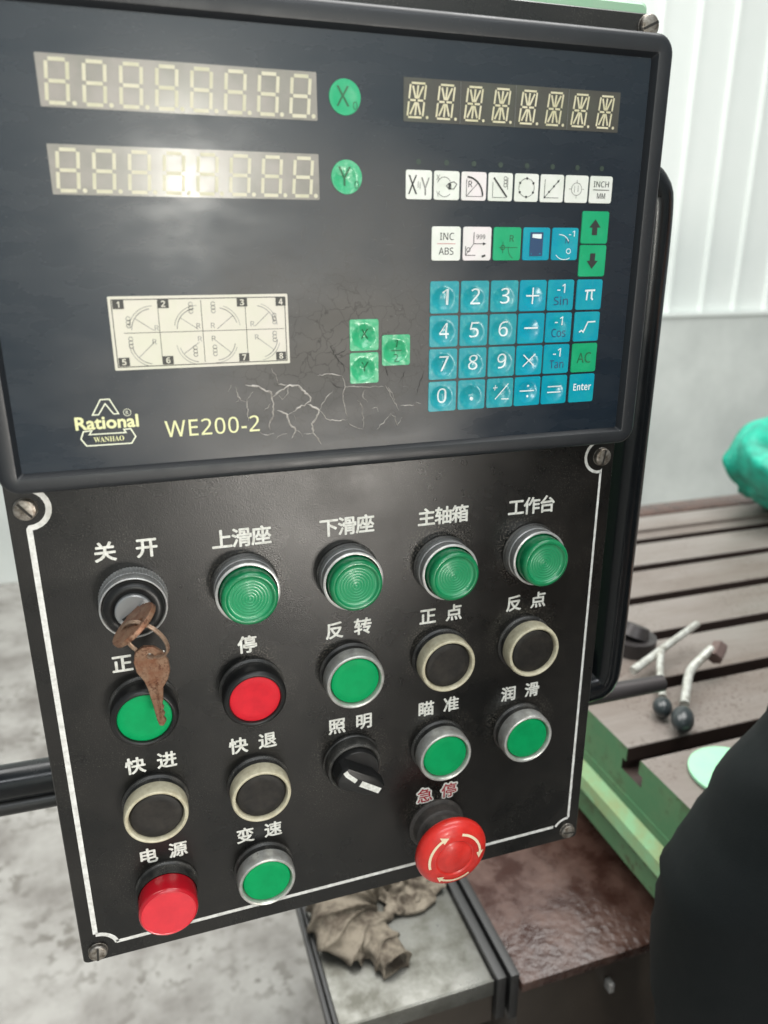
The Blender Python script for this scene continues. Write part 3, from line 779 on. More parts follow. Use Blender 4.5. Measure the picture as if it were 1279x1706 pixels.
# --- push buttons
def flat_button(u, v, bez, cap, label=None, tall=0):
    t = empty('push_button', P(u, v, 0), None, None); t.parent = box; t.location = P(u, v, 0) - WORLD_ORIGIN[box]
    if label: t['label'] = label
    lathe('collar', u, v, [(17.4, .05), (17.4, 1.2), (16.8, 1.6), (16.2, 2.2), (16.1, 5.2)], M['black_dusty'], t)
    hb = 13.8
    if bez == 'black':
        lathe('bezel', u, v, [(16.1, 5.2), (16.6, 5.6), (16.6, hb-2.6), (16.2, hb-1.2), (15.2, hb-.2), (14.4, hb), (13.6, hb-.4), (13.2, hb-1.4), (13.1, 8)], M['black'], t)
    else:
        lathe('bezel', u, v, [(16.1, 5.2), (16.5, 5.6), (16.6, hb-3.2), (16.4, hb-1.4), (16.0, hb-.4), (15.3, hb), (14.5, hb-.35), (14.0, hb-1.3), (13.8, 8)], M[bez], t)
    h = hb - 1.4 + tall
    lathe('cap', u, v, [(13.5, 7), (13.5, h-.9), (13.2, h-.3), (12.6, h), (9, h-.12), (5, h-.22), (0, h-.26)], M[cap], t, smooth=50)
    return t

def tall_button(u, v, h=20.0, label=None, collar='chrome'):
    t = empty('push_button', P(u, v, 0), None, None); t.parent = box; t.location = P(u, v, 0) - WORLD_ORIGIN[box]
    if label: t['label'] = label
    lathe('collar', u, v, [(17.2, .05), (17.2, .9), (16.4, 1.3), (16.0, 1.5)], M['black_dusty'], t)
    lathe('bezel', u, v, [(16.0, 1.5), (16.1, 1.9), (16.1, 5.8), (15.7, 6.2), (15.9, 6.5), (15.9, 10.6), (16.2, 10.9), (16.2, 11.7), (15.7, 12.0), (15.0, 12.0), (14.7, 11.5), (14.6, 9.5)], M[collar], t)
    pr = [(14.1, 9), (14.1, h-2.2), (13.8, h-.9), (13.0, h-.2), (12.2, h), (11.4, h-.25), (11.0, h-1.0), (10.4, h-1.3)]
    mi = [0]*4 + [0, 0, 1]
    r = 10.0; k = 0
    lathe('lens', u, v, pr, [M['green_lens'], M['green_lens_lit']], t, smooth=50, midx=mi)
    q = [(10.4, h-1.3)]
    while r > .9:
        q += [(r, h-1.32), (r-.45, h-1.55), (r-.9, h-1.55)]; r -= 1.5
    q += [(0, h-1.25)]
    lathe('lens_disc', u, v, q, M['green_lens_lit'], t, smooth=25)
    return t

tall_button(C_[1], 50.6, 19.5); tall_button(C_[2], 51.8, 18.5); tall_button(C_[3], 54.0, 19.0); tall_button(C_[4], 52.9, 20.0)
flat_button(C_[0], 110.6, 'black', 'green_cap', 'green push button with black surround'); flat_button(C_[1], 110.8, 'black', 'red_cap', 'red push button with black surround')
flat_button(C_[2], 110.6, 'silver', 'green_cap'); flat_button(C_[3], 110.8, 'cream', 'cap_black', 'black push button with cream surround'); flat_button(C_[4], 111.2, 'cream', 'cap_black', 'black push button with cream surround')
flat_button(C_[0], 170.6, 'cream', 'cap_black', 'black push button with cream surround'); flat_button(C_[1], 171.8, 'cream', 'cap_black', 'black push button with cream surround')
flat_button(C_[3], 171.8, 'silver', 'green_cap'); flat_button(C_[4], 171.2, 'silver', 'green_cap')
flat_button(C_[1], 231.0, 'silver', 'green_cap')

# red pilot lamp
t = empty('pilot_lamp', P(41, 229, 0), None, None); t.parent = box; t.location = P(41, 229, 0) - WORLD_ORIGIN[box]; t['label'] = 'red round pilot lamp'
lathe('collar', 41, 228.5, [(17.2, .05), (17.2, 1.2), (16.4, 1.8), (16.0, 2.4), (16.0, 8.5)], M['black_dusty'], t)
h = 20.5
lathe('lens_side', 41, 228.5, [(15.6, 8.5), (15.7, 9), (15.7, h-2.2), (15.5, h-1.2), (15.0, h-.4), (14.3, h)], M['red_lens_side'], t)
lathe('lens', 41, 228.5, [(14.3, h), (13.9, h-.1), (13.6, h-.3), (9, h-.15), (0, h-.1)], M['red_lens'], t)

# selector switch
su, sv = C_[2], 169.6
t = empty('selector_switch', P(su, sv, 0), None, None); t.parent = box; t.location = P(su, sv, 0) - WORLD_ORIGIN[box]; t['label'] = 'black rotary selector with white pointer mark'
lathe('collar', su, sv, [(17.0, .05), (17.0, 1.5), (16.4, 2.0), (16.2, 3), (16.2, 7.6), (15.6, 8.6), (14.6, 9.0), (13.8, 8.6), (13.5, 7.8)], M['black_dusty'], t)
lathe('knob_base', su, sv, [(13.4, 7), (13.4, 11.6), (12.9, 12.4), (0, 12.6)], M['black'], t)
ang = radians(33)
def rp(a, b): return (su - 1 + a*cos(ang) - b*sin(ang), sv + .5 + a*sin(ang) + b*cos(ang))
outl = [(-13.2, -3.2), (-11.5, -6.0), (8, -6.4), (15.5, -3.6), (17.0, 0), (15.5, 3.6), (8, 6.4), (-11.5, 6.0), (-13.2, 3.2)]
rings = []
for s_, w in ((1.03, 12.0), (1.0, 19.6), (.93, 21.0), (.80, 21.4)):
    rings.append([P(*rp(a*s_, b*s_), w) for a, b in outl])
link('handle', loft(rings, True, True), M['black'], t, smooth=30)
i = Ink(21.55); i.line([rp(-12.0, -3.4), rp(-9.6, -2.0), rp(-2.6, -.4)], 2.6); i.line([rp(0, 0), rp(14.0, .2)], 3.6)
i.build('pointer_mark', M['white_ink'], t)
i = Ink(21.62); i.poly([rp(-2.6, -1.9), rp(.6, -1.9), rp(.6, 1.7), rp(-2.6, 1.7)]); i.build('rivet', M['black'], t)

# emergency stop
eu, ev = 204.3, 230.0
t = empty('stop_button', P(eu, ev, 0), None, None); t.parent = box; t.location = P(eu, ev, 0) - WORLD_ORIGIN[box]; t['label'] = 'red mushroom stop button with three arrows'
lathe('collar', eu, ev, [(18, .05), (18, 1.4), (17.2, 2.0), (16, 2.4), (15.6, 8), (14.6, 9), (13.2, 9.4), (12.8, 21)], M['neck'], t)
h = 31.0
lathe('mushroom', eu, ev, [(12.6, 20.6), (19.5, 20.8), (21.8, 21.8), (22.6, 23.4), (22.5, 25.2), (21.6, 27.2), (19.5, 29.1), (16.8, 30.2), (14, 30.7), (12.2, 30.9), (11.8, 30.6), (11.2, 30.3), (10.6, 30.6), (10.0, 31.0), (0, 31.4)], M['red_stop'], t, n=72)
i = Ink(0)
def stopw(u, v):
    r = math.hypot(u-eu, v-ev)
    return (31.05 if r < 14 else 31.05 - (r-14)**2*.055)
for a0, a1 in ((165, 255), (-75, 15), (55, 135)):
    n = 16; pts = arcp(eu, ev, 16.2, a0, a1 - 10, n)
    i.line(pts, 1.5)
    A = radians(a1); B = radians(a1 - 16)
    i.poly([(eu + 13.8*cos(B), ev + 13.8*sin(B)), (eu + 18.8*cos(B), ev + 18.8*sin(B)), (eu + 16.0*cos(A), ev + 16.0*sin(A))])
me = i.mesh(); drape(me, stopw); link('arrows', me, M['arrow_ink'], t, None, 0)

# key switch
ku, kv = 41.4, 50.0
t = empty('key_switch', P(ku, kv, 0), None, None); t.parent = box; t.location = P(ku, kv, 0) - WORLD_ORIGIN[box]; t['label'] = 'chrome ringed key switch'
def knurl():
    n = 128; prof = [(16.3, .05), (16.3, .8), (16.0, 1.4), (16.0, 6.6), (15.6, 7.0)]
    vs, fs = lathe_data(ku, kv, prof, n, flute=.35)
    me = pyd(vs, fs); bm = bmesh.new(); bm.from_mesh(me); bmesh.ops.recalc_face_normals(bm, faces=bm.faces); bm.to_mesh(me); bm.free()
    return link('knurled_ring', me, M['chrome'], t, P(ku, kv, 0), 20)
knurl()
lathe('bezel', ku, kv, [(15.5, 7.0), (15.7, 7.3), (15.7, 12.0), (15.5, 12.8), (15.1, 13.0), (14.7, 12.7), (14.5, 11.6)], M['chrome'], t)
lathe('surround', ku, kv, [(14.5, 10.2), (14.2, 13.0), (13.6, 14.6), (12.4, 15.6), (10.6, 15.8), (9.2, 15.2), (8.5, 14.4)], M['black'], t)
lathe('barrel', ku, kv, [(8.5, 10), (8.5, 16.6), (8.0, 17.2), (0, 17.3)], M['barrel'], t)
i = Ink(17.4); i.line([(ku-5.2, kv+3.4), (ku+5.2, kv-3.4)], 1.6); i.build('keyhole', M['slot'], t)

# ============================================================ KEYS
keys = empty('key_bunch', P(42, 62, 24), 'two rusty brown keys on a ring, hanging from the chrome key switch', 'keys')
def extrude_outline(pts3, nvec, th, hole=None):
    """plate from a planar outline (list of Vectors) extruded along nvec"""
    n = len(pts3); a = [p + nvec*th/2 for p in pts3]; b = [p - nvec*th/2 for p in pts3]
    bm = bmesh.new()
    def ringf(A, H):
        va = [bm.verts.new(p) for p in A]; ea = [bm.edges.new((va[i], va[(i+1) % len(va)])) for i in range(len(va))]
        if H:
            vh = [bm.verts.new(p) for p in H]; ea += [bm.edges.new((vh[i], vh[(i+1) % len(vh)])) for i in range(len(vh))]
        bmesh.ops.triangle_fill(bm, edges=ea, use_beauty=True, use_dissolve=False)
        return va, (vh if H else None)
    ha = [p + nvec*th/2 for p in hole] if hole else None; hb = [p - nvec*th/2 for p in hole] if hole else None
    va, vha = ringf(a, ha); vb, vhb = ringf(b, hb)
    for X, Y in ((va, vb), (vha, vhb)):
        if X:
            for i in range(len(X)):
                j = (i+1) % len(X)
                bm.faces.new((X[i], X[j], Y[j], Y[i]))
    bmesh.ops.recalc_face_normals(bm, faces=bm.faces)
    ed = [e for e in bm.edges if len(e.link_faces) == 2 and e.calc_face_angle(0) > 1.0]
    bmesh.ops.bevel(bm, geom=ed, offset=.00030, segments=1, affect='EDGES', clamp_overlap=True)
    me = bpy.data.meshes.new('k'); bm.to_mesh(me); bm.free()
    return me
KO = [(40.1, 66.0), (44.1, 63.3), (48.7, 64.0), (52.3, 67.1), (54.5, 72.0), (54.9, 77.6), (53.4, 82.6), (51.0, 86.6), (50.3, 94.0), (49.6, 96.8), (50.3, 98.7), (49.4, 100.3), (50.4, 102.2), (49.5, 103.9), (50.8, 106.3), (49.2, 109.2), (47.4, 108.9), (46.5, 105.6), (45.3, 95.4), (43.9, 86.6), (42.7, 82.1), (39.9, 77.1), (39.1, 71.3)]
tw = lambda u, v: 27 - (v - 64)*0.09 + (u - 47)*.12
pts = [P(u, v, tw(u, v)) for u, v in KO]
hole = [P(46.6 + 1.7*cos(a), 68.6 + 1.5*sin(a), tw(46.6, 68.6)) for a in [2*pi*i/10 for i in range(10)]]
nv = (pts[6]-pts[0]).cross(pts[14]-pts[0]).normalized()
link('key', extrude_outline(pts, nv, .0022, hole), M['rust'], keys, smooth=30)
i = MB(); i.tube([P(48.0, 84, tw(48, 84)+1.3), P(48.3, 105, tw(48.3, 105)+1.3)], .00045, 6); 
i.build('groove', M['rust'], keys)
# inserted key: bow stands out of the barrel, width along a tilted direction
da = Vector((cos(radians(-40)), 0, -sin(radians(-40))))
kc = P(ku, kv, 17.3)
outl = []
for k in range(24):
    a = 2*pi*k/24
    outl.append((12.4*cos(a), 13.0 + 11.5*sin(a)))
bow = [kc + da*(x*.001) + Vector((0, -1, 0))*(y*.001) for x, y in outl]
hole = [kc + da*((3.8 + 2.4*cos(2*pi*i/10))*.001) + Vector((0, -1, 0))*((18 + 2.0*sin(2*pi*i/10))*.001) for i in range(10)]
nn = da.cross(Vector((0, -1, 0))).normalized()
link('key', extrude_outline(bow, nn, .0024, hole), M['rust'], keys, smooth=30)
mb = MB(); q0 = kc; mb.add([q0 + da*x + Vector((0, -1, 0))*y + nn*z for x in (-.0038, .0038) for y in (0, .005) for z in (-.0010, .0010)],
    [(0, 1, 3, 2), (4, 6, 7, 5), (0, 4, 5, 1), (2, 3, 7, 6), (0, 2, 6, 4), (1, 5, 7, 3)]); mb.build('key_shank', M['rust'], keys, smooth=0)
# split ring through both bows
h1 = kc + da*.0038 + Vector((0, -.018, 0)); h2 = P(46.6, 68.6, tw(46.6, 68.6))
cc = (h1 + h2)/2; ax = (h2 - h1); rr = max(.0085, ax.length/2 + .0006); ax.normalize()
side = Vector((0.55, -0.45, 0.1)); side = (side - ax*side.dot(ax)).normalized(); nor = ax.cross(side)
mb = MB(); pts = []
for k in range(66):
    a = 2*pi*k/32
    pts.append(cc + ax*rr*cos(a) + side*rr*.92*sin(a) + nor*(.00085*(k/32 - 1)))
mb.tube(pts, .00062, 8); mb.build('ring', M['ring'], keys)

# ============================================================ DIGITAL READOUT
WF = 22.0
ro = empty('digital_readout', P(150, -13, 10), 'dark digital readout with cracked screen, blank displays and turquoise keypad above the push buttons', 'digital readout')
steps = [(0, .2), (0, 21.5), (.5, 23.6), (1.6, 24.7), (3.0, 25.0), (7.2, 25.0), (7.9, 24.8), (8.3, 24.2), (9.6, 22.3), (9.8, 21.6)]
rings = [[P(a, b, w) for a, b in rrect(-5.5 + e, 302.8 - e*1.08, -203.6 + e*1.05, -13.2 - e*.90, max(9 - e, .9), 8)] for e, w in steps]
link('frame', loft(rings), M['frame'], ro, smooth=35)
HOLES = [(193.0+15.25*k if k < 4 else 253.9, -113.2) for k in range(5)] + [(269.7, -120.7), (269.7, -105.6)]
HOLES += [(u, v) for v in (-89.8, -74.5, -59.2, -43.9) for u in (192.8, 208.1, 223.4, 238.5, 253.6, 269.5)] + [(153.9, -74.0), (153.8, -59.2), (169.2, -66.7)]
def screen_mesh():
    bm = bmesh.new(); ed = []
    def loop(pts):
        vs = [bm.verts.new(P(a, b, WF)) for a, b in pts]
        return [bm.edges.new((vs[i], vs[(i+1) % len(vs)])) for i in range(len(vs))]
    ed += loop([(3.6, -193.9), (292.9, -193.9), (292.9, -21.5), (3.6, -21.5)])
    for u, v in HOLES: ed += loop([(u-6, v-6), (u+6, v-6), (u+6, v+6), (u-6, v+6)])
    ed += loop([(146.9 + 5.6*cos(2*pi*i/16), -139.6 + 5.6*sin(2*pi*i/16)) for i in range(16)])
    bmesh.ops.triangle_fill(bm, edges=ed, use_beauty=True)
    for f in bm.faces:
        if f.normal.y > 0: f.normal_flip()
    me = bpy.data.meshes.new('m'); bm.to_mesh(me); bm.free(); return me
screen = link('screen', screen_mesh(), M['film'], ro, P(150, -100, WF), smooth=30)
me = loft([[P(a, b, w) for a, b in rrect(3.6, 292.9, -193.9, -21.5, .6, 2)] for w in (10, WF-2.2)], True, False)
link('backing', me, M['black'], ro, smooth=0)

# displays
def slanted(u0, v0, wd, ht, sl, x, y):
    return (u0 + x*wd + (1-y)*sl - sl/2, v0 + y*ht)
def seven(u, v, wd, ht, t=1.3, sl=1.3, dot=True):
    i = Ink(WF + .34)
    def q(x, y): return slanted(u, v, wd, ht, sl, x, y)
    g = .05
    for a, b in (((g*2, 0), (1-g*2, 0)), ((g*2, .5), (1-g*2, .5)), ((g*2, 1), (1-g*2, 1)), ((0, g), (0, .5-g)), ((0, .5+g), (0, 1-g)), ((1, g), (1, .5-g)), ((1, .5+g), (1, 1-g))):
        i.line([q(*a), q(*b)], t)
    if dot: i.dot(*q(1.30, .99), .85)
    return i
def sixteen(u, v, wd, ht, t=.78, sl=1.5):
    i = Ink(WF + .34)
    def q(x, y): return slanted(u, v, wd, ht, sl, x, y)
    for a, b in (((.06, 0), (.94, 0)), ((.06, 1), (.94, 1)), ((0, .04), (0, .46)), ((0, .54), (0, .96)), ((1, .04), (1, .46)), ((1, .54), (1, .96)),
                 ((.08, .5), (.44, .5)), ((.56, .5), (.92, .5)), ((.5, .06), (.5, .45)), ((.5, .55), (.5, .94)),
                 ((.16, .08), (.42, .44)), ((.84, .08), (.58, .44)), ((.42, .56), (.16, .92)), ((.58, .56), (.84, .92))):
        i.line([q(*a), q(*b)], t)
    i.dot(*q(1.30, .99), .62)
    return i
def window(u0, u1, v0, v1, m, label):
    me = loft([[P(a, b, w) for a, b in rrect(u0, u1, v0, v1, .3, 1)] for w in (WF+.02, WF+.18)], True, False)
    o = link('display_window', me, m, ro, smooth=0); o['label'] = label
    return o
dw = window(30.4, 134.9, -178.0, -160.4, M['window'], 'upper long display of eight blank digits')
dw2 = window(30.6, 134.9, -148.0, -130.4, M['window'], 'lower long display of eight blank digits')
for w_, v0 in ((dw, -176.2), (dw2, -146.2)):
    for k in range(8):
        seven(33.4 + k*13.0, v0, 7.3, 14.4).build('digit', M['segment'], w_)
dw3 = window(172.2, 277.6, -178.6, -162.0, M['window_dark'], 'short dark display of eight blank star digits')
for k in range(8):
    sixteen(174.6 + k*13.15, -176.6, 6.9, 12.9).build('digit', M['segment_b'], dw3)
for k in range(1, 4):
    i = Ink(WF + .30); i.line([(172.2 + k*26.3 - .4, -178.4), (172.2 + k*26.3 - .4, -162.2)], .35); i.build('seam', M['window_seam'], dw3)

# keys -------------------------------------------------------
def dentf(u, v, depth, r=5.4, cu=None, cv=None):
    def fn(x, y):
        d = math.hypot(x-cu, y-cv)
        base = .35
        if depth <= 0: return base
        t = max(0, 1 - (d/r)**2)
        return base - depth*1.35*t if t > 0 else base
    return fn
def keycap(u, v, wd, ht, m, name='key', dent=0.0, rnd=1.0, circ=False, label=None, worn=0):
    """raised membrane key: gridded face so that the pressed-in dent is real"""
    du, dv = random.uniform(-.4, .4), random.uniform(-.2, .6)
    fn0 = dentf(u, v, dent, 5.2 if not circ else 5.0, u - .2 + du, v + .6 + dv)
    sd = random.random()*50
    def fn(x, y):
        h = fn0(x, y)
        if worn: h += worn*noise.noise(Vector((x*.55+sd, y*.55, sd)))*.5*max(0, 1 - (math.hypot(x-u, y-v)/7.5)**2)
        return h
    n = 18; vs = []; fs = []; ids = {}
    if circ:
        r = wd/2; rings = 10; seg = 40
        vs.append(P(u, v, WF + fn(u, v))); 
        for i in range(1, rings+1):
            for j in range(seg):
                a = 2*pi*j/seg; x = u + r*i/rings*cos(a); y = v + r*i/rings*sin(a)
                vs.append(P(x, y, WF + fn(x, y)))
        for j in range(seg): fs.append((0, 1 + j, 1 + (j+1) % seg))
        for i in range(rings-1):
            for j in range(seg):
                a = 1 + i*seg; fs.append((a+j, a+seg+j, a+seg+(j+1) % seg, a+(j+1) % seg))
        last = 1 + (rings-1)*seg
        k0 = len(vs)
        for j in range(seg):
            a = 2*pi*j/seg; vs.append(P(u + (r+.12)*cos(a), v + (r+.12)*sin(a), WF - .1))
        for j in range(seg): fs.append((last+j, k0+j, k0+(j+1) % seg, last+(j+1) % seg))
    else:
        for j in range(n+1):
            for i in range(n+1):
                x = -1 + 2*i/n; y = -1 + 2*j/n
                # pull the corners in
                X = x*wd/2; Y = y*ht/2
                if abs(X) > wd/2-rnd and abs(Y) > ht/2-rnd:
                    cx = math.copysign(wd/2-rnd, X); cy = math.copysign(ht/2-rnd, Y)
                    d = math.hypot(X-cx, Y-cy); 
                    if d > rnd: X = cx + (X-cx)*rnd/d; Y = cy + (Y-cy)*rnd/d
                vs.append(P(u+X, v+Y, WF + fn(u+X, v+Y)))
        for j in range(n):
            for i in range(n):
                a = j*(n+1)+i; fs.append((a, a+1, a+n+2, a+n+1))
        rim = [i for i in range(n+1)] + [(j)*(n+1)+n for j in range(1, n+1)] + [n*(n+1)+i for i in range(n-1, -1, -1)] + [j*(n+1) for j in range(n-1, 0, -1)]
        k0 = len(vs)
        for q in rim:
            p = vs[q]; cx = P(u, v, 0); d = Vector((p.x-cx.x, 0, p.z-cx.z))
            vs.append(Vector((p.x + d.x*.02, -(WF-.1)*.001, p.z + d.z*.02)))
        L = len(rim)
        for j in range(L): fs.append((rim[j], k0+j, k0+(j+1) % L, rim[(j+1) % L]))
    me = pyd(vs, fs)
    bm = bmesh.new(); bm.from_mesh(me)
    bmesh.ops.recalc_face_normals(bm, faces=bm.faces)
    if sum(f.normal.y*f.calc_area() for f in bm.faces) > 0: bmesh.ops.reverse_faces(bm, faces=bm.faces)
    bm.to_mesh(me); bm.free()
    o = link(name, me, m, ro, P(u, v, WF), 60)
    if label: o['label'] = label
    return o, fn
def legend(o, fn, ink, m):
    me = ink.mesh(); drape(me, fn); return link('legend', me, m, o, None, 0)
def ltext(o, fn, s, u, v, m, size=8, bold=.01, **k):
    return text('legend', sans(s, bold=bold > .03), u, v, size, m, WF + .13, o, drp=fn, bold=0, **k)
IW = WF + .13

# round X0 / Y0 keys
for (u, v, ch, dn, wn) in ((146.7, -169.7, 'X', .15, .1), (146.9, -139.6, 'Y', .5, .5)):
    o, fn = keycap(u, v, 13.4, 13.4, M['key_green'] if ch == 'X' else M['key_green_worn'], circ=True, dent=dn, worn=wn, label='round green key')
    ltext(o, fn, ch, u - .9, v - .3, M['ink_dgreen'], fit=(5.6, 7.4), bold=-.005); ltext(o, fn, '0', u + 4.3, v + 3.0, M['ink_dgreen'], fit=(1.9, 3.0), bold=-.01)

# top row of small white keys
U1 = [179.5, 192.6, 205.7, 218.8, 232.0, 245.1, 258.1, 271.2]
V1 = -137.4
K = []
for k, u in enumerate(U1):
    K.append(keycap(u, V1, 12.1, 11.7, M['key_pink'] if k == 2 else M['key_white'], dent=.08 if k > 1 else .2, worn=.25 if k < 2 else .05))
    i = Ink(WF + .12); i.dot(u - .2, -146.6, 1.15); i.build('indicator', M['led'], ro)
def kk(n): return K[n][0], K[n][1], U1[n]
o, fn, u = kk(0); ltext(o, fn, 'X', u-2.9, V1, M['ink_black'], fit=(4.2, 7.6), bold=0); ltext(o, fn, 'Y', u+3.0, V1+.6, M['ink_grey'], fit=(4.0, 7.2), bold=0)
i = Ink(IW); i.line([(u-.3, V1+1.2), (u-.3, V1-1.4)], .3); i.line([(u+.6, V1-1.0), (u+.6, V1+1.8)], .3); legend(o, fn, i, M['ink_grey'])
o, fn, u = kk(1); ltext(o, fn, 'X', u-4.1, V1-3.2, M['ink_grey'], fit=(1.8, 2.2), bold=0); ltext(o, fn, 'Y', u-4.1, V1+3.4, M['ink_grey'], fit=(1.8, 2.2), bold=0)
i = Ink(IW); i.line([(u+4.8, V1-.6), (u+3.4, V1-1.6), (u+1.0, V1-.9), (u, V1+.2), (u+1, V1+1.2), (u+3.4, V1+1.4), (u+4.8, V1-.6)], .35); i.rect(u+.9, V1-.9, u+2.2, V1+1.6)
i.arc(u-1.2, V1, 3.4, 200, 330, .22); i.arc(u-1.0, V1+1, 3.6, 40, 140, .22); legend(o, fn, i, M['ink_black'])
o, fn, u = kk(2); ltext(o, fn, 'R', u-1.7, V1-.9, M['ink_black'], fit=(1.9, 2.6), bold=0)
i = Ink(IW); i.arc(u-3.6, V1+4.2, 8.0, -88, -2, .75); i.line([(u-3.6, V1-3), (u-3.6, V1+4.2), (u+4.4, V1+4.2)], .22); i.line([(u-3.6, V1+4.2), (u+2.0, V1-1.4)], .25); legend(o, fn, i, M['ink_black'])
o, fn, u = kk(3); i = Ink(IW); i.line([(u-3.4, V1-3.8), (u+3.4, V1+4.2)], .75); i.line([(u-3.8, V1-2), (u-3.8, V1+4.4), (u+3, V1+4.4)], .2)
for q in range(3): i.arc(u+2.4, V1-3.6+q*1.4, .8, 0, 350, .22, n=8)
i.line([(u+3.6, V1-4), (u+3.6, V1+1)], .25); legend(o, fn, i, M['ink_black'])
o, fn, u = kk(4); i = Ink(IW); i.arc(u, V1, 3.9, 0, 360, .2, n=24)
for a in (30, 90, 150, 210, 270, 330): i.dot(u + 3.9*cos(radians(a)), V1 + 3.9*sin(radians(a)), .55)
legend(o, fn, i, M['ink_black'])
o, fn, u = kk(5); i = Ink(IW); i.line([(u-3.8, V1-3.8), (u-3.8, V1+4), (u+3.6, V1+4)], .22); i.line([(u-3.6, V1+3.8), (u+3.8, V1-3.8)], .28)
for q in (0, .3, .62, .9): i.dot(u-3.6+7.4*q, V1+3.8-7.6*q, .5)
legend(o, fn, i, M['ink_black'])
o, fn, u = kk(6); i = Ink(IW); i.arc(u, V1, 2.7, 0, 360, .25, n=24)
for a in (0, 90, 180, 270): i.line([(u+2.7*cos(radians(a)), V1+2.7*sin(radians(a))), (u+4.0*cos(radians(a)), V1+4.0*sin(radians(a)))], .22)
i.line([(u-1, V1-1.4), (u-1, V1+1.4)], .22); i.line([(u+.8, V1-1.6), (u+.8, V1+1.2)], .22); legend(o, fn, i, M['ink_grey'])
o, fn, u = kk(7); ltext(o, fn, 'INCH', u, V1-2.4, M['ink_black'], fit=(8.2, 2.6), bold=-.005); ltext(o, fn, 'MM', u+.4, V1+2.7, M['ink_black'], fit=(4.4, 2.5), bold=0)
i = Ink(IW); i.line([(u-4.3, V1+.1), (u+4.4, V1+.1)], .3); legend(o, fn, i, M['ink_black'])

# second row
V2 = -113.2
def K2(u, m, v=V2, wd=14.0, ht=14.4, dent=.1, worn=.05, label=None): return keycap(u, v, wd, ht, m, dent=dent, worn=worn, label=label)
o, fn = K2(193.0, M['key_white']); ltext(o, fn, 'INC', 193.3, V2-3.1, M['ink_black'], fit=(6.9, 3.1), bold=0); ltext(o, fn, 'ABS', 193.0, V2+3.2, M['ink_black'], fit=(7.2, 3.1), bold=0)
i = Ink(IW); i.line([(188.6, V2), (197.6, V2)], .3); legend(o, fn, i, M['ink_red'])
o, fn = K2(208.3, M['key_pink']); i = Ink(IW)
i.line([(206.6, V2-5), (206.6, V2), (212, V2)], .3); i.line([(202.6, V2+1), (202.6, V2+5), (207.6, V2+5)], .3); i.line([(202.6, V2+5), (206.6, V2)], .25); i.arc(204, V2+2.6, .9, 0, 350, .25)
i.poly([(211.2, V2-.7), (212.8, V2), (211.2, V2+.7)]); i.line([(210.8, V2+5.6), (212.6, V2+5.0)], .9); legend(o, fn, i, M['ink_black']); ltext(o, fn, '999', 210.0, V2-3, M['ink_black'], fit=(4.4, 2.0), bold=0)
o, fn = K2(223.5, M['key_green']); i = Ink(IW)
i.arc(221.4, V2+1.6, 1.0, 0, 350, .35); i.line([(219.4, V2+1.6), (229, V2+1.6)], .25); i.line([(221.4, V2-1), (221.4, V2+4)], .25); i.arc(229.2, V2+2, 5, 120, 190, .25); legend(o, fn, i, M['ink_dgreen']); ltext(o, fn, 'R', 225.8, V2-2.4, M['ink_dgreen'], fit=(2.2, 2.8), bold=0)
o, fn = K2(238.7, M['key_cyan']); i = Ink(IW); i.rect(235.3, V2-5.2, 242.1, V2+5.4); legend(o, fn, i, M['ink_navy'])
i = Ink(IW+.05); i.rect(236.4, V2-4.4, 241.2, V2-2.4); legend(o, fn, i, M['ink_white'])
i = Ink(IW+.05)
for a in range(5):
    for b_ in range(5): i.rect(236.1+a*1.08, V2-1.5+b_*1.3, 236.8+a*1.08, V2-.6+b_*1.3)
legend(o, fn, i, M['key_cyan'])
o, fn = K2(253.9, M['key_cyan'], dent=.2); i = Ink(IW); i.arc(251.0, V2+1.4, 5.6, -95, -28, .35); i.arc(254, V2+1.0, 6, 60, 140, .3); i.arc(256.2, V2+3.2, 1.1, 0, 350, .35); legend(o, fn, i, M['ink_white'])
ltext(o, fn, '-1', 257.3, V2-4.7, M['ink_white'], fit=(3.2, 2.6), bold=0); ltext(o, fn, 'N', 255.2, V2-1.4, M['ink_navy'], fit=(2.0, 2.2), bold=0)
for v, s in ((-120.7, -1), (-105.6, 1)):
    o, fn = K2(269.7, M['key_green'], v=v, wd=14.6, ht=14.4)
    i = Ink(IW); i.poly([(269.7-3.1, v), (269.7, v + s*3.7), (269.7+3.1, v)]); i.rect(269.7-1.4, v - s*3.4, 269.7+1.4, v + s*.2); legend(o, fn, i, M['ink_black'])

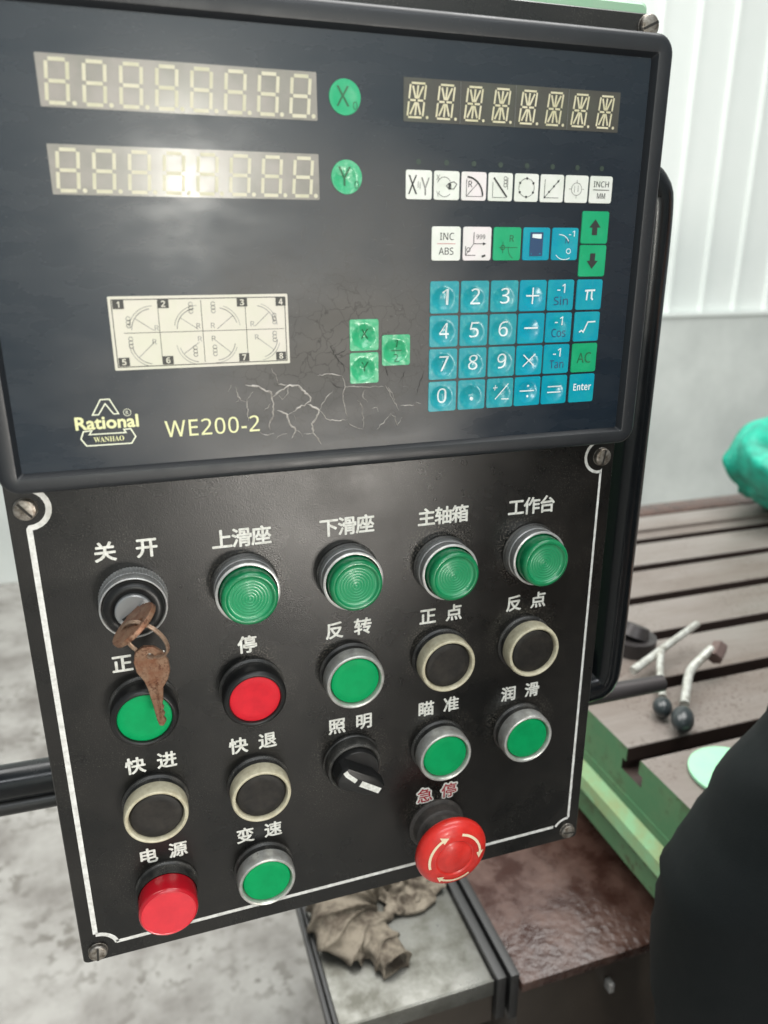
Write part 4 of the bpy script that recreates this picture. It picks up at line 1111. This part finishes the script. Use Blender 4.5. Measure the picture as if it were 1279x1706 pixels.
# number pad
UU = [192.8, 208.1, 223.4, 238.5, 253.6, 269.5]
VV = [-89.8, -74.5, -59.2, -43.9]
rows = [['1', '2', '3', '+', 'Sin', '\u03c0'], ['4', '5', '6', '-', 'Cos', 'sqrt'], ['7', '8', '9', 'x', 'Tan', 'AC'], ['0', '.', '+/-', '/', '=', 'Enter']]
dd = [[.85, .75, .55, .4, .12, .1], [.85, .7, .6, .4, .3, .1], [.95, .8, .65, .55, .12, .1], [.95, .85, .7, .55, .45, .1]]
for r_, v in enumerate(VV):
    for c_, u in enumerate(UU):
        s = rows[r_][c_]; dn = dd[r_][c_]
        worn = 1.0 if (c_ == 0 or (r_ == 3 and c_ < 3)) else (.6 if c_ < 3 else .15)
        mk = M['key_green'] if s == 'AC' else (M['key_cyan_worn'] if worn >= .6 and c_ < 3 else M['key_cyan'])
        o, fn = keycap(u, v, 14.2, 14.2, mk, dent=dn*1.35, worn=worn*.55)
        W_ = M['ink_white']
        if s in '1234567890' and len(s) == 1:
            ltext(o, fn, s, u + (.6 if s != '0' else .2), v - .2, W_, fit=((3.0 if s == '1' else 4.7), 7.2), bold=.012)
        elif s == '+': i = Ink(IW); i.line([(u-3.4, v), (u+3.6, v)], .7); i.line([(u+.1, v-3.8), (u+.1, v+3.8)], .7); legend(o, fn, i, W_)
        elif s == '-': i = Ink(IW); i.line([(u-3.4, v-.2), (u+3.8, v-.2)], .75); legend(o, fn, i, W_)
        elif s == 'x': i = Ink(IW); i.line([(u-3.2, v-2.8), (u+3, v+2.8)], .6); i.line([(u-3, v+3), (u+3.2, v-3)], .6); legend(o, fn, i, W_)
        elif s == '/': i = Ink(IW); i.line([(u-4, v-.2), (u+4, v-.2)], .6); i.dot(u+.6, v-2.6, .6); i.dot(u+.6, v+2.6, .6); legend(o, fn, i, W_)
        elif s == '=': i = Ink(IW); i.line([(u-3.6, v-1.6), (u+4, v-1.6)], .6); i.line([(u-3.6, v+1.3), (u+4, v+1.3)], .6); legend(o, fn, i, W_)
        elif s == '+/-':
            i = Ink(IW); i.line([(u-3.8, v-2.6), (u-1.2, v-2.6)], .5); i.line([(u-2.5, v-4), (u-2.5, v-1.2)], .5); i.line([(u-2.2, v+3.2), (u+4.4, v-4.4)], .5); i.line([(u+1.4, v+3.2), (u+5, v+3.2)], .5); legend(o, fn, i, W_)
        elif s == '.': i = Ink(IW); i.dot(u+.6, v+2.2, .9); legend(o, fn, i, W_)
        elif s in ('Sin', 'Cos', 'Tan'):
            ltext(o, fn, '-1', u+.2, v-3.2, W_, fit=(4.2, 4.2), bold=0); ltext(o, fn, s, u+.4, v+2.6, M['ink_navy'], fit=(7.8, 4.0), bold=0)
        elif s == 'sqrt': i = Ink(IW); i.line([(u-4.0, v+2.6), (u-2.6, v+1.8), (u-1.6, v+2.6), (u+.6, v-2.2), (u+4.8, v-2.4)], .65); legend(o, fn, i, W_)
        elif s == 'AC': ltext(o, fn, s, u, v, M['ink_dgreen'], fit=(8.0, 5.2), bold=-.005)
        elif s == 'Enter': ltext(o, fn, s, u+.3, v-.6, W_, fit=(10.2, 3.6), bold=.035)
        else: i = Ink(IW); i.line([(u-2.4, v-1.9), (u+3.2, v-2.1)], .9); i.line([(u-.9, v-1.9), (u-1.3, v+2.6)], .8); i.line([(u+1.5, v-2.0), (u+1.5, v+1.6), (u+2.3, v+2.5)], .8); legend(o, fn, i, W_)
# the three green axis keys
for u, v, ch in ((153.9, -74.0, 'X'), (153.8, -59.2, 'Y'), (169.2, -66.7, 'H')):
    o, fn = keycap(u, v, 13.6, 13.8, M['key_green_worn'], dent=1.35, worn=1.1, label='badly dented green key')
    if ch == 'H':
        ltext(o, fn, '1', u+.2, v-3, M['ink_dgreen'], fit=(1.5, 3.6), bold=.01); ltext(o, fn, '2', u+.3, v+3.6, M['ink_dgreen'], fit=(2.2, 3.4), bold=.01)
        i = Ink(IW); i.line([(u-2, v+.3), (u+3, v+.3)], .4); legend(o, fn, i, M['ink_dgreen'])
    else:
        ltext(o, fn, 'X' if ch == 'X' else 'Y', u+.6, v-.4, M['ink_dgreen'], fit=(3.4, 4.4), bold=.01)

# sticker with eight arc diagrams
S0, S1, S2, S3 = 45.7, 119.4, -92.6, -62.9
me = loft([[P(a, b, w) for a, b in rrect(S0, S1, S2, S3, .3, 1)] for w in (WF+.02, WF+.15)], True, False)
st = link('diagram_sticker', me, M['sticker'], ro, smooth=0)
i = Ink(WF+.27)
i.line([(S0+1.3, S2+1.3), (S1-1.3, S2+1.3), (S1-1.3, S3-1.3), (S0+1.3, S3-1.3)], .32, closed=True)
cw = (S1-S0)/4
mid = (S2+S3)/2
i.line([(S0+5, mid-.2), (S1-2, mid-.2)], .2)
for k in (1, 2, 3): i.line([(S0+cw*k+(.9 if k == 1 else 0), S2+2), (S0+cw*k+(.9 if k == 1 else 0), S3-2)], .22)
i.build('print', M['ink_black'], st)
i = Ink(WF+.27)
def coil(i, cu, cv):
    for q in range(3): i.arc(cu, cv+q*1.45, .85, 0, 340, .28, n=8)
def arcs(i, cu, cv, r, a0, a1, da, cuv):
    i.arc(cu, cv, r, a0, a1, .32); i.arc(cu, cv, r+1.1, a0+8, a1+8, .22)
    A = radians(da); i.line([(cu, cv), (cu + r*cos(A), cv + r*sin(A))], .25)
    coil(i, *cuv)
arcs(i, S0+17, mid-1.0, 8.8, 182, 262, 215, (S0+7.2, mid-6.0))
arcs(i, S0+35.0, mid-1.0, 8.6, 182, 262, 215, (S0+32.6, S2+3.6))
arcs(i, S0+43.0, mid-1.0, 8.6, 280, 345, 322, (S0+41.8, S2+3.6))
arcs(i, S0+59.0, mid-1.6, 8.6, 280, 350, 318, (S0+67.6, mid-6.0))
arcs(i, S0+16.5, mid+4.0, 8.8, 100, 170, 138, (S0+7.4, mid+2.2))
arcs(i, S0+35.0, mid+4.4, 8.2, 96, 166, 145, (S0+33.2, mid+6.6))
arcs(i, S0+42.0, mid+4.0, 8.2, 10, 86, 40, (S0+41.4, mid+6.6))
arcs(i, S0+60.0, mid+3.4, 8.6, 6, 72, 38, (S0+67.4, mid+1.6))
i.build('print', M['ink_grey'], st)
ms = [text_mesh(sans('R'), S0+a, b, 3, WF+.27, fit=(1.7, 2.1), bold=0) for a, b in ((18.2, mid-2.0), (35.2, mid-2.4), (41.2, mid-2.4), (58.0, mid-2.6), (16.8, mid+3.6), (35.4, mid+3.0), (41.2, mid+3.0), (59.6, mid+3.0))]
link('print', join_meshes(ms), M['ink_grey'], st, None, 0)
nb = [(3.9, S2+3.2, '1'), (21.6, S2+3.2, '2'), (54.0, S2+3.2, '3'), (70.6, S2+3.2, '4'), (3.9, S3-3.4, '5'), (21.6, S3-3.4, '6'), (53.6, S3-3.4, '7'), (69.8, S3-3.4, '8')]
for a, b_, ch in nb:
    i = Ink(WF+.28); i.rect(S0+a-2.2, b_-1.75, S0+a+2.2, b_+1.75); i.build('number_block', M['sticker_patch'], st)
ms = [text_mesh(sans(ch, True), S0+a, b_, 3, WF+.36, fit=(1.0 if ch == '1' else 1.7, 2.5), bold=0) for a, b_, ch in nb]
link('number', join_meshes(ms), M['sticker'], st, None, 0)

# maker's mark and model lettering
i = Ink(WF+.15)
i.line([(34.6, -44.9), (38.4, -51.2), (42.0, -51.2), (45.0, -44.9), (43.0, -44.9), (40.1, -49.4), (37.0, -44.9)], .5, closed=True)
i.line([(30.2, -38.1), (33.6, -38.3), (32.4, -36.7), (47.1, -36.6), (46.4, -38.0), (49.2, -38.1), (50.9, -34.6), (49.0, -31.8), (30.8, -31.9), (28.9, -35.0)], .55, closed=True)
i.arc(48.5, -45.2, 1.5, 0, 360, .22, n=18)
i.build('maker_mark', M['cream_ink'], ro)
text('maker_name', 'Rational', 40.0, -41.5, 5, M['gold_ink'], WF+.15, ro, fit=(25.0, 5.2), bold=.045)
text('maker_name', sans('WANHAO', serif=True), 40.0, -34.3, 3, M['gold_ink'], WF+.15, ro, fit=(12.2, 2.2), bold=0.0)
text('maker_mark', 'R', 48.5, -45.2, 2, M['cream_ink'], WF+.15, ro, fit=(1.1, 1.5), bold=0.0)
text('model_name', sans('WE200-2'), 83.8, -36.8, 8, M['gold_ink'], WF+.15, ro, fit=(41.0, 7.3), bold=.004, spacing=1.08)

# cracked film: lifted edges traced over the lower middle of the screen
CR = [[(99.0, -54.3), (103.8, -53.5), (110.0, -50.2), (110.8, -47.8), (111.0, -42.9), (110.3, -38.3), (108.9, -36.0), (109.1, -33.3)], [(110.8, -48.1), (113.8, -50.3), (118.1, -52.8), (122.4, -53.1), (125.4, -50.1), (128.4, -47.2), (128.0, -45.3), (126.3, -44.1), (122.8, -42.9), (120.0, -41.0)], [(111.1, -61.0), (112.5, -57.9), (114.0, -53.9), (118.1, -53.0)], [(126.3, -44.1), (129.1, -42.9), (132.2, -40.9), (130.5, -37.7), (128.4, -34.7), (129.1, -30.7), (131.0, -27.8), (132.5, -24.8)], [(132.2, -40.9), (133.7, -39.1), (136.0, -36.2), (140.1, -35.5), (145.3, -35.6)], [(145.3, -35.6), (145.0, -38.8), (143.9, -43.2), (143.6, -47.9), (144.6, -51.0), (143.3, -56.1)], [(138.8, -49.7), (135.9, -46.8), (133.9, -44.2), (132.2, -40.9)], [(112.7, -42.0), (117.2, -39.8), (117.8, -36.2), (120.8, -32.5), (118.7, -28.7)], [(120.8, -32.5), (123.1, -30.7), (123.8, -29.1)], [(117.6, -39.7), (120.0, -41.0)], [(102.5, -51.0), (100.1, -48.8), (99.1, -45.9), (99.4, -42.8), (99.5, -38.2)], [(94.5, -53.6), (96.0, -48.3), (98.9, -46.6)], [(96.0, -48.3), (94.4, -46.9)], [(91.4, -51.6), (93.0, -54.8)], [(104.5, -32.5), (107.9, -30.7), (110.6, -31.6)], [(111.6, -28.8), (113.7, -30.6), (116.8, -31.0)], [(123.9, -30.3), (128.6, -30.3)], [(154.2, -50.5), (152.9, -45.8), (155.3, -43.3)], [(150.4, -44.4), (152.0, -43.5), (153.0, -37.1), (153.1, -31.4)], [(145.3, -35.6), (146.5, -33.1), (150.2, -31.2), (153.1, -30.6)], [(164.1, -50.8), (167.0, -45.0), (170.0, -40.0), (170.8, -38.4)], [(171.6, -40.7), (175.1, -40.9), (178.5, -40.5)], [(166.6, -37.4), (168.7, -35.3), (170.0, -31.1), (172.5, -35.0)], [(167.0, -37.4), (164.0, -33.9), (159.8, -30.1)], [(157.4, -40.0), (159.9, -40.3), (160.7, -38.2)], [(144.6, -51.3), (153.3, -50.5), (163.2, -50.2)], [(131.9, -56.6), (137.4, -57.1), (143.3, -56.1)], [(113.7, -48.8), (115.2, -47.2), (118.0, -49.3), (118.1, -52.4)], [(121.0, -36.8), (120.3, -39.2)], [(106.9, -42.3), (109.7, -45.2)], [(165.3, -49.9), (167.8, -45.8), (168.7, -41.7)], [(181.9, -40.9), (179.3, -41.9)]]
DK = [[(183.4, -56.9), (181.8, -52.2), (179.3, -44.3)], [(173.7, -57.4), (172.4, -53.5), (170.7, -51.2)], [(164.1, -58.6), (165.3, -54.6), (164.1, -59.4)], [(145.2, -51.0), (140.4, -51.2), (137.3, -54.5)], [(140.7, -63.8), (137.7, -69.6), (140.9, -71.0)], [(123.3, -56.7), (119.5, -57.2)], [(143.3, -56.1), (144.6, -58.3), (143.8, -61.0), (140.7, -63.8), (140.4, -65.7), (144.7, -67.1), (145.6, -70.8)]]
def jag(pts, step=1.0, amp=.35, rg=random.Random(5)):
    out = []
    for (a, b), (c, d) in zip(pts, pts[1:]):
        L = math.hypot(c-a, d-b); n = max(1, int(L/step))
        for k in range(n):
            t = k/n; j = amp if (k or out) else 0
            out.append((a+(c-a)*t + rg.uniform(-j, j), b+(d-b)*t + rg.uniform(-j, j)))
    out.append(pts[-1]); return out
def ridge(mb, pts, wd, ht, w0=WF, taper=True):
    """lifted edge: low triangular ridge of varying width"""
    n = len(pts); vs = []; fs = []
    for i, p in enumerate(pts):
        a = pts[max(i-1, 0)]; b = pts[min(i+1, n-1)]
        d = Vector((b[0]-a[0], b[1]-a[1]));
        if d.length < 1e-6: d = Vector((1, 0))
        d.normalize(); nx, ny = -d.y, d.x
        k = 1.0
        if taper: k = min(1, .35 + min(i, n-1-i)*.25)
        k *= random.uniform(.6, 1.25); h = wd*k/2
        vs += [P(p[0]+nx*h, p[1]+ny*h, w0-.05), P(p[0], p[1], w0+ht*k), P(p[0]-nx*h, p[1]-ny*h, w0-.05)]
    for i in range(n-1):
        a = i*3; fs += [(a, a+3, a+4, a+1), (a+1, a+4, a+5, a+2)]
    mb.add(vs, fs)
mb = MB()
for k, l in enumerate(CR): ridge(mb, jag(l), 0.92 if k in (0, 1, 3, 7) else .50, .26)
mb.build('crack', M['crack'], screen, smooth=0)
mb = MB()
for l in DK: ridge(mb, jag(l), .6, .07)
rg = random.Random(21)
for k in range(60):           # fine dirty cracks round the green keys
    u = rg.uniform(125, 186); v = rg.uniform(-98, -36); a = rg.uniform(0, 6.28); l = [(u, v)]
    for q in range(rg.randint(2, 5)):
        a += rg.uniform(-.8, .8); u += cos(a)*1.5; v += sin(a)*1.5; l.append((u, v))
    if any(146 < x < 162 and -83 < y < -51 or 161 < x < 177 and -75 < y < -58 or x > 184 and y < -36 for x, y in l): continue
    ridge(mb, l, .28, .04)
mb.build('dirty_crack', M['crack_dark'], screen, smooth=0)
mb = MB()
for k in range(170):          # light scratches
    z = rg.random()
    if z < .45: u, v = rg.gauss(150, 20), rg.gauss(-112, 13)
    elif z < .7: u, v = rg.gauss(165, 18), rg.gauss(-40, 8)
    else: u, v = rg.uniform(10, 286), rg.uniform(-188, -26)
    a = rg.choice((rg.uniform(-.5, .5), rg.uniform(0, 6.28))); l = [(u, v)]
    for q in range(rg.randint(1, 4)):
        a += rg.uniform(-.5, .5); st_ = rg.uniform(.6, 1.8); u += cos(a)*st_; v += sin(a)*st_; l.append((u, v))
    def bad(x, y): return not (6 < x < 290 and -190 < y < -24) or (29 < x < 136 and (-180 < y < -158 or -150 < y < -128)) or (44 < x < 121 and -94 < y < -61) or (171 < x < 279 and (-181 < y < -160 or -145 < y < -130)) or (184 < x < 278 and -130 < y < -36) or (138 < x < 155 and (-178 < y < -131)) or (145 < x < 178 and -82 < y < -51) or (25 < x < 106 and -53 < y < -30)
    if any(bad(x, y) for x, y in l): continue
    ridge(mb, l, rg.uniform(.14, .34), .05)
mb.build('scratch', M['scratch'], screen, smooth=0)

# ============================================================ PERSON at the right edge
def skin_mesh(verts, edges, radii, root=0, levels=2):
    me = bpy.data.meshes.new('s'); me.from_pydata([tuple(v) for v in verts], edges, [])
    o = bpy.data.objects.new('tmp', me); COL.objects.link(o)
    md = o.modifiers.new('k', 'SKIN'); md.use_smooth_shade = True
    for i, r in enumerate(radii):
        sv_ = me.skin_vertices[0].data[i]; sv_.radius = r if isinstance(r, tuple) else (r, r); sv_.use_root = (i == root)
    sb = o.modifiers.new('u', 'SUBSURF'); sb.levels = levels; sb.render_levels = levels
    dg = bpy.context.evaluated_depsgraph_get()
    out = bpy.data.meshes.new_from_object(o.evaluated_get(dg)); bpy.data.objects.remove(o)
    return out
person = empty('person', (0.80, -.16, 0), 'person in black jacket at lower right edge, elbow out beside the machine table', 'person')
Zr = lambda z: z + Z0
SK = [  # pelvis, spine, chest, neck base, neck, head centre, crown
 (0.78, -.20, .93), (0.775, -.18, 1.08), (0.765, -.15, 1.22), (0.755, -.12, 1.345), (0.755, -.09, 1.42), (0.757, -.06, 1.50), (0.76, -.055, 1.60),
 # left arm seen by the camera
 (0.650, -.115, 1.35), (0.556, -.05, 1.175), (0.452, -.002, .975), (0.462, -.012, .85), (0.490, -.03, .745), (0.500, -.025, .70),
 # other arm
 (0.885, -.10, 1.30), (0.965, -.06, 1.13), (0.99, -.02, .99), (0.94, .02, 1.02), (0.90, .07, 1.04), (0.89, .10, 1.035),
 # legs
 (0.70, -.20, .86), (0.70, -.16, .50), (0.70, -.22, .10), (0.86, -.20, .86), (0.87, -.17, .50), (0.87, -.23, .10)]
ED = [(0, 1), (1, 2), (2, 3), (3, 4), (4, 5), (5, 6), (3, 7), (7, 8), (8, 9), (9, 10), (10, 11), (11, 12), (3, 13), (13, 14), (14, 15), (15, 16), (16, 17), (17, 18), (0, 19), (19, 20), (20, 21), (0, 22), (22, 23), (23, 24)]
RD = [(.14, .10), (.135, .10), (.15, .105), (.10, .075), .052, (.074, .088), (.055, .065), .062, .050, .044, .038, .028, .026, .062, .050, .044, .038, .028, .026, .085, .058, .042, .085, .058, .042]
body = link('body', skin_mesh(SK, ED, RD), M['skin'], person, smooth=180)
# jacket and trousers a little outside the body
jv = SK[:4] + SK[7:12] + SK[13:18]
jidx = {0: 0, 1: 1, 2: 2, 3: 3, 7: 4, 8: 5, 9: 6, 10: 7, 11: 8, 13: 9, 14: 10, 15: 11, 16: 12, 17: 13}
JE = [(jidx[a], jidx[b]) for a, b in ED if a in jidx and b in jidx]
JR = [(.185, .135), (.18, .135), (.19, .135), (.115, .09), .088, .078, .074, .066, .055, .088, .078, .072, .062, .052]
me = skin_mesh(jv, JE, JR, levels=3)
for v in me.vertices:
    q = v.co*7; n_ = noise.noise(q*.7)
    cr = (1 - abs(sin(v.co.z*26 + v.co.x*14 + 5*n_)))**2
    v.co += v.normal*(.009*cr*(.6 + n_) + .005*noise.noise(q*1.5) + .0012*sin(v.co.z*160 + 8*n_) - .003)
link('jacket', me, M['cloth'], person, smooth=180)
me = skin_mesh([(0.78, -.20, .95)] + SK[19:25], [(0, 1), (1, 2), (2, 3), (0, 4), (4, 5), (5, 6)], [(.17, .12), .10, .078, .068, .10, .078, .068], levels=2)
link('trousers', me, M['trousers'], person, smooth=180)
for x in (0.70, 0.87):
    me = skin_mesh([(x, -.25, .055), (x, -.17, .05), (x, -.05, .04)], [(0, 1), (1, 2)], [(.045, .05), (.048, .05), (.045, .036)], levels=2)
    link('shoe', me, M['shoe'], person, smooth=180)
def hand(wr, d, side, curl):
    """palm with five separate curled fingers, d = pointing direction"""
    d = Vector(d).normalized(); s = Vector(side).normalized(); s = (s - d*s.dot(d)).normalized(); nrm = d.cross(s)
    w = Vector(wr); ms = [skin_mesh([w, w + d*.045, w + d*.085], [(0, 1), (1, 2)], [(.022, .015), (.036, .014), (.036, .012)], levels=2)]
    for k, (o_, L) in enumerate(((-.027, .066), (-.009, .076), (.009, .071), (.026, .056))):
        b0 = w + d*.075 + s*o_; p1 = b0 + d*.015; p2 = p1 + (d*cos(curl) + nrm*sin(curl))*L*.5; p3 = p2 + (d*cos(2*curl) + nrm*sin(2*curl))*L*.32; p4 = p3 + (d*cos(2.8*curl) + nrm*sin(2.8*curl))*L*.2
        ms.append(skin_mesh([b0, p1, p2, p3, p4], [(0, 1), (1, 2), (2, 3), (3, 4)], [.0095, .0092, .0085, .0078, .0065], levels=1))
    b0 = w + d*.030 - s*.026; ms.append(skin_mesh([b0, b0 + d*.024 - s*.016, b0 + d*.050 - s*.022 + nrm*.012, b0 + d*.068 - s*.020 + nrm*.022], [(0, 1), (1, 2), (2, 3)], [.012, .0105, .0095, .0075], levels=1))
    return join_meshes(ms)
link('hand', hand((0.50, -.025, .71), (.05, .1, -1), (0, 1, 0), .35), M['skin'], person, smooth=180)
link('hand', hand((0.895, .085, 1.038), (-.1, 1, -.25), (1, 0, 0), .4), M['skin'], person, smooth=180)
# face and hair
hc = Vector((0.757, -.05, 1.535))
mb = MB()
v, f = ball(hc + Vector((-.032, .078, .012)), .012); mb.add(v, f); v, f = ball(hc + Vector((.032, .078, .012)), .012); mb.add(v, f); mb.build('eyes', M['white_ink'], person)
mb = MB(); v, f = ball(hc + Vector((0, .094, -.018)), .014, 1.7, ax=Vector((0, .35, 1))); mb.add(v, f); mb.build('nose', M['skin'], person)
mb = MB(); v, f = ball(hc + Vector((0, .080, -.055)), .024, .25); mb.add(v, f); mb.build('mouth', M['red_ink'], person)
for sx_ in (-1, 1):
    mb = MB(); v, f = ball(hc + Vector((sx_*.076, 0, 0)), .022, 1.5); mb.add(v, f); mb.build('ear', M['skin'], person)
me = blobs([(hc + Vector((0, -.016, .040)), (.084, .092, .072)), (hc + Vector((0, -.040, -.005)), (.078, .060, .080))], .006)
link('hair', me, M['hair'], person, smooth=180)

# the person taking the picture: out of frame, but the glossy plate mirrors the dark clothes
second = person.copy(); COL.objects.link(second)
second.location = person.location + Vector((-.08, -.60, 0))
for ch in list(person.children):
    c = ch.copy(); COL.objects.link(c); c.parent = second
second['label'] = 'person in black taking the picture, seen only as a dark reflection in the panel'
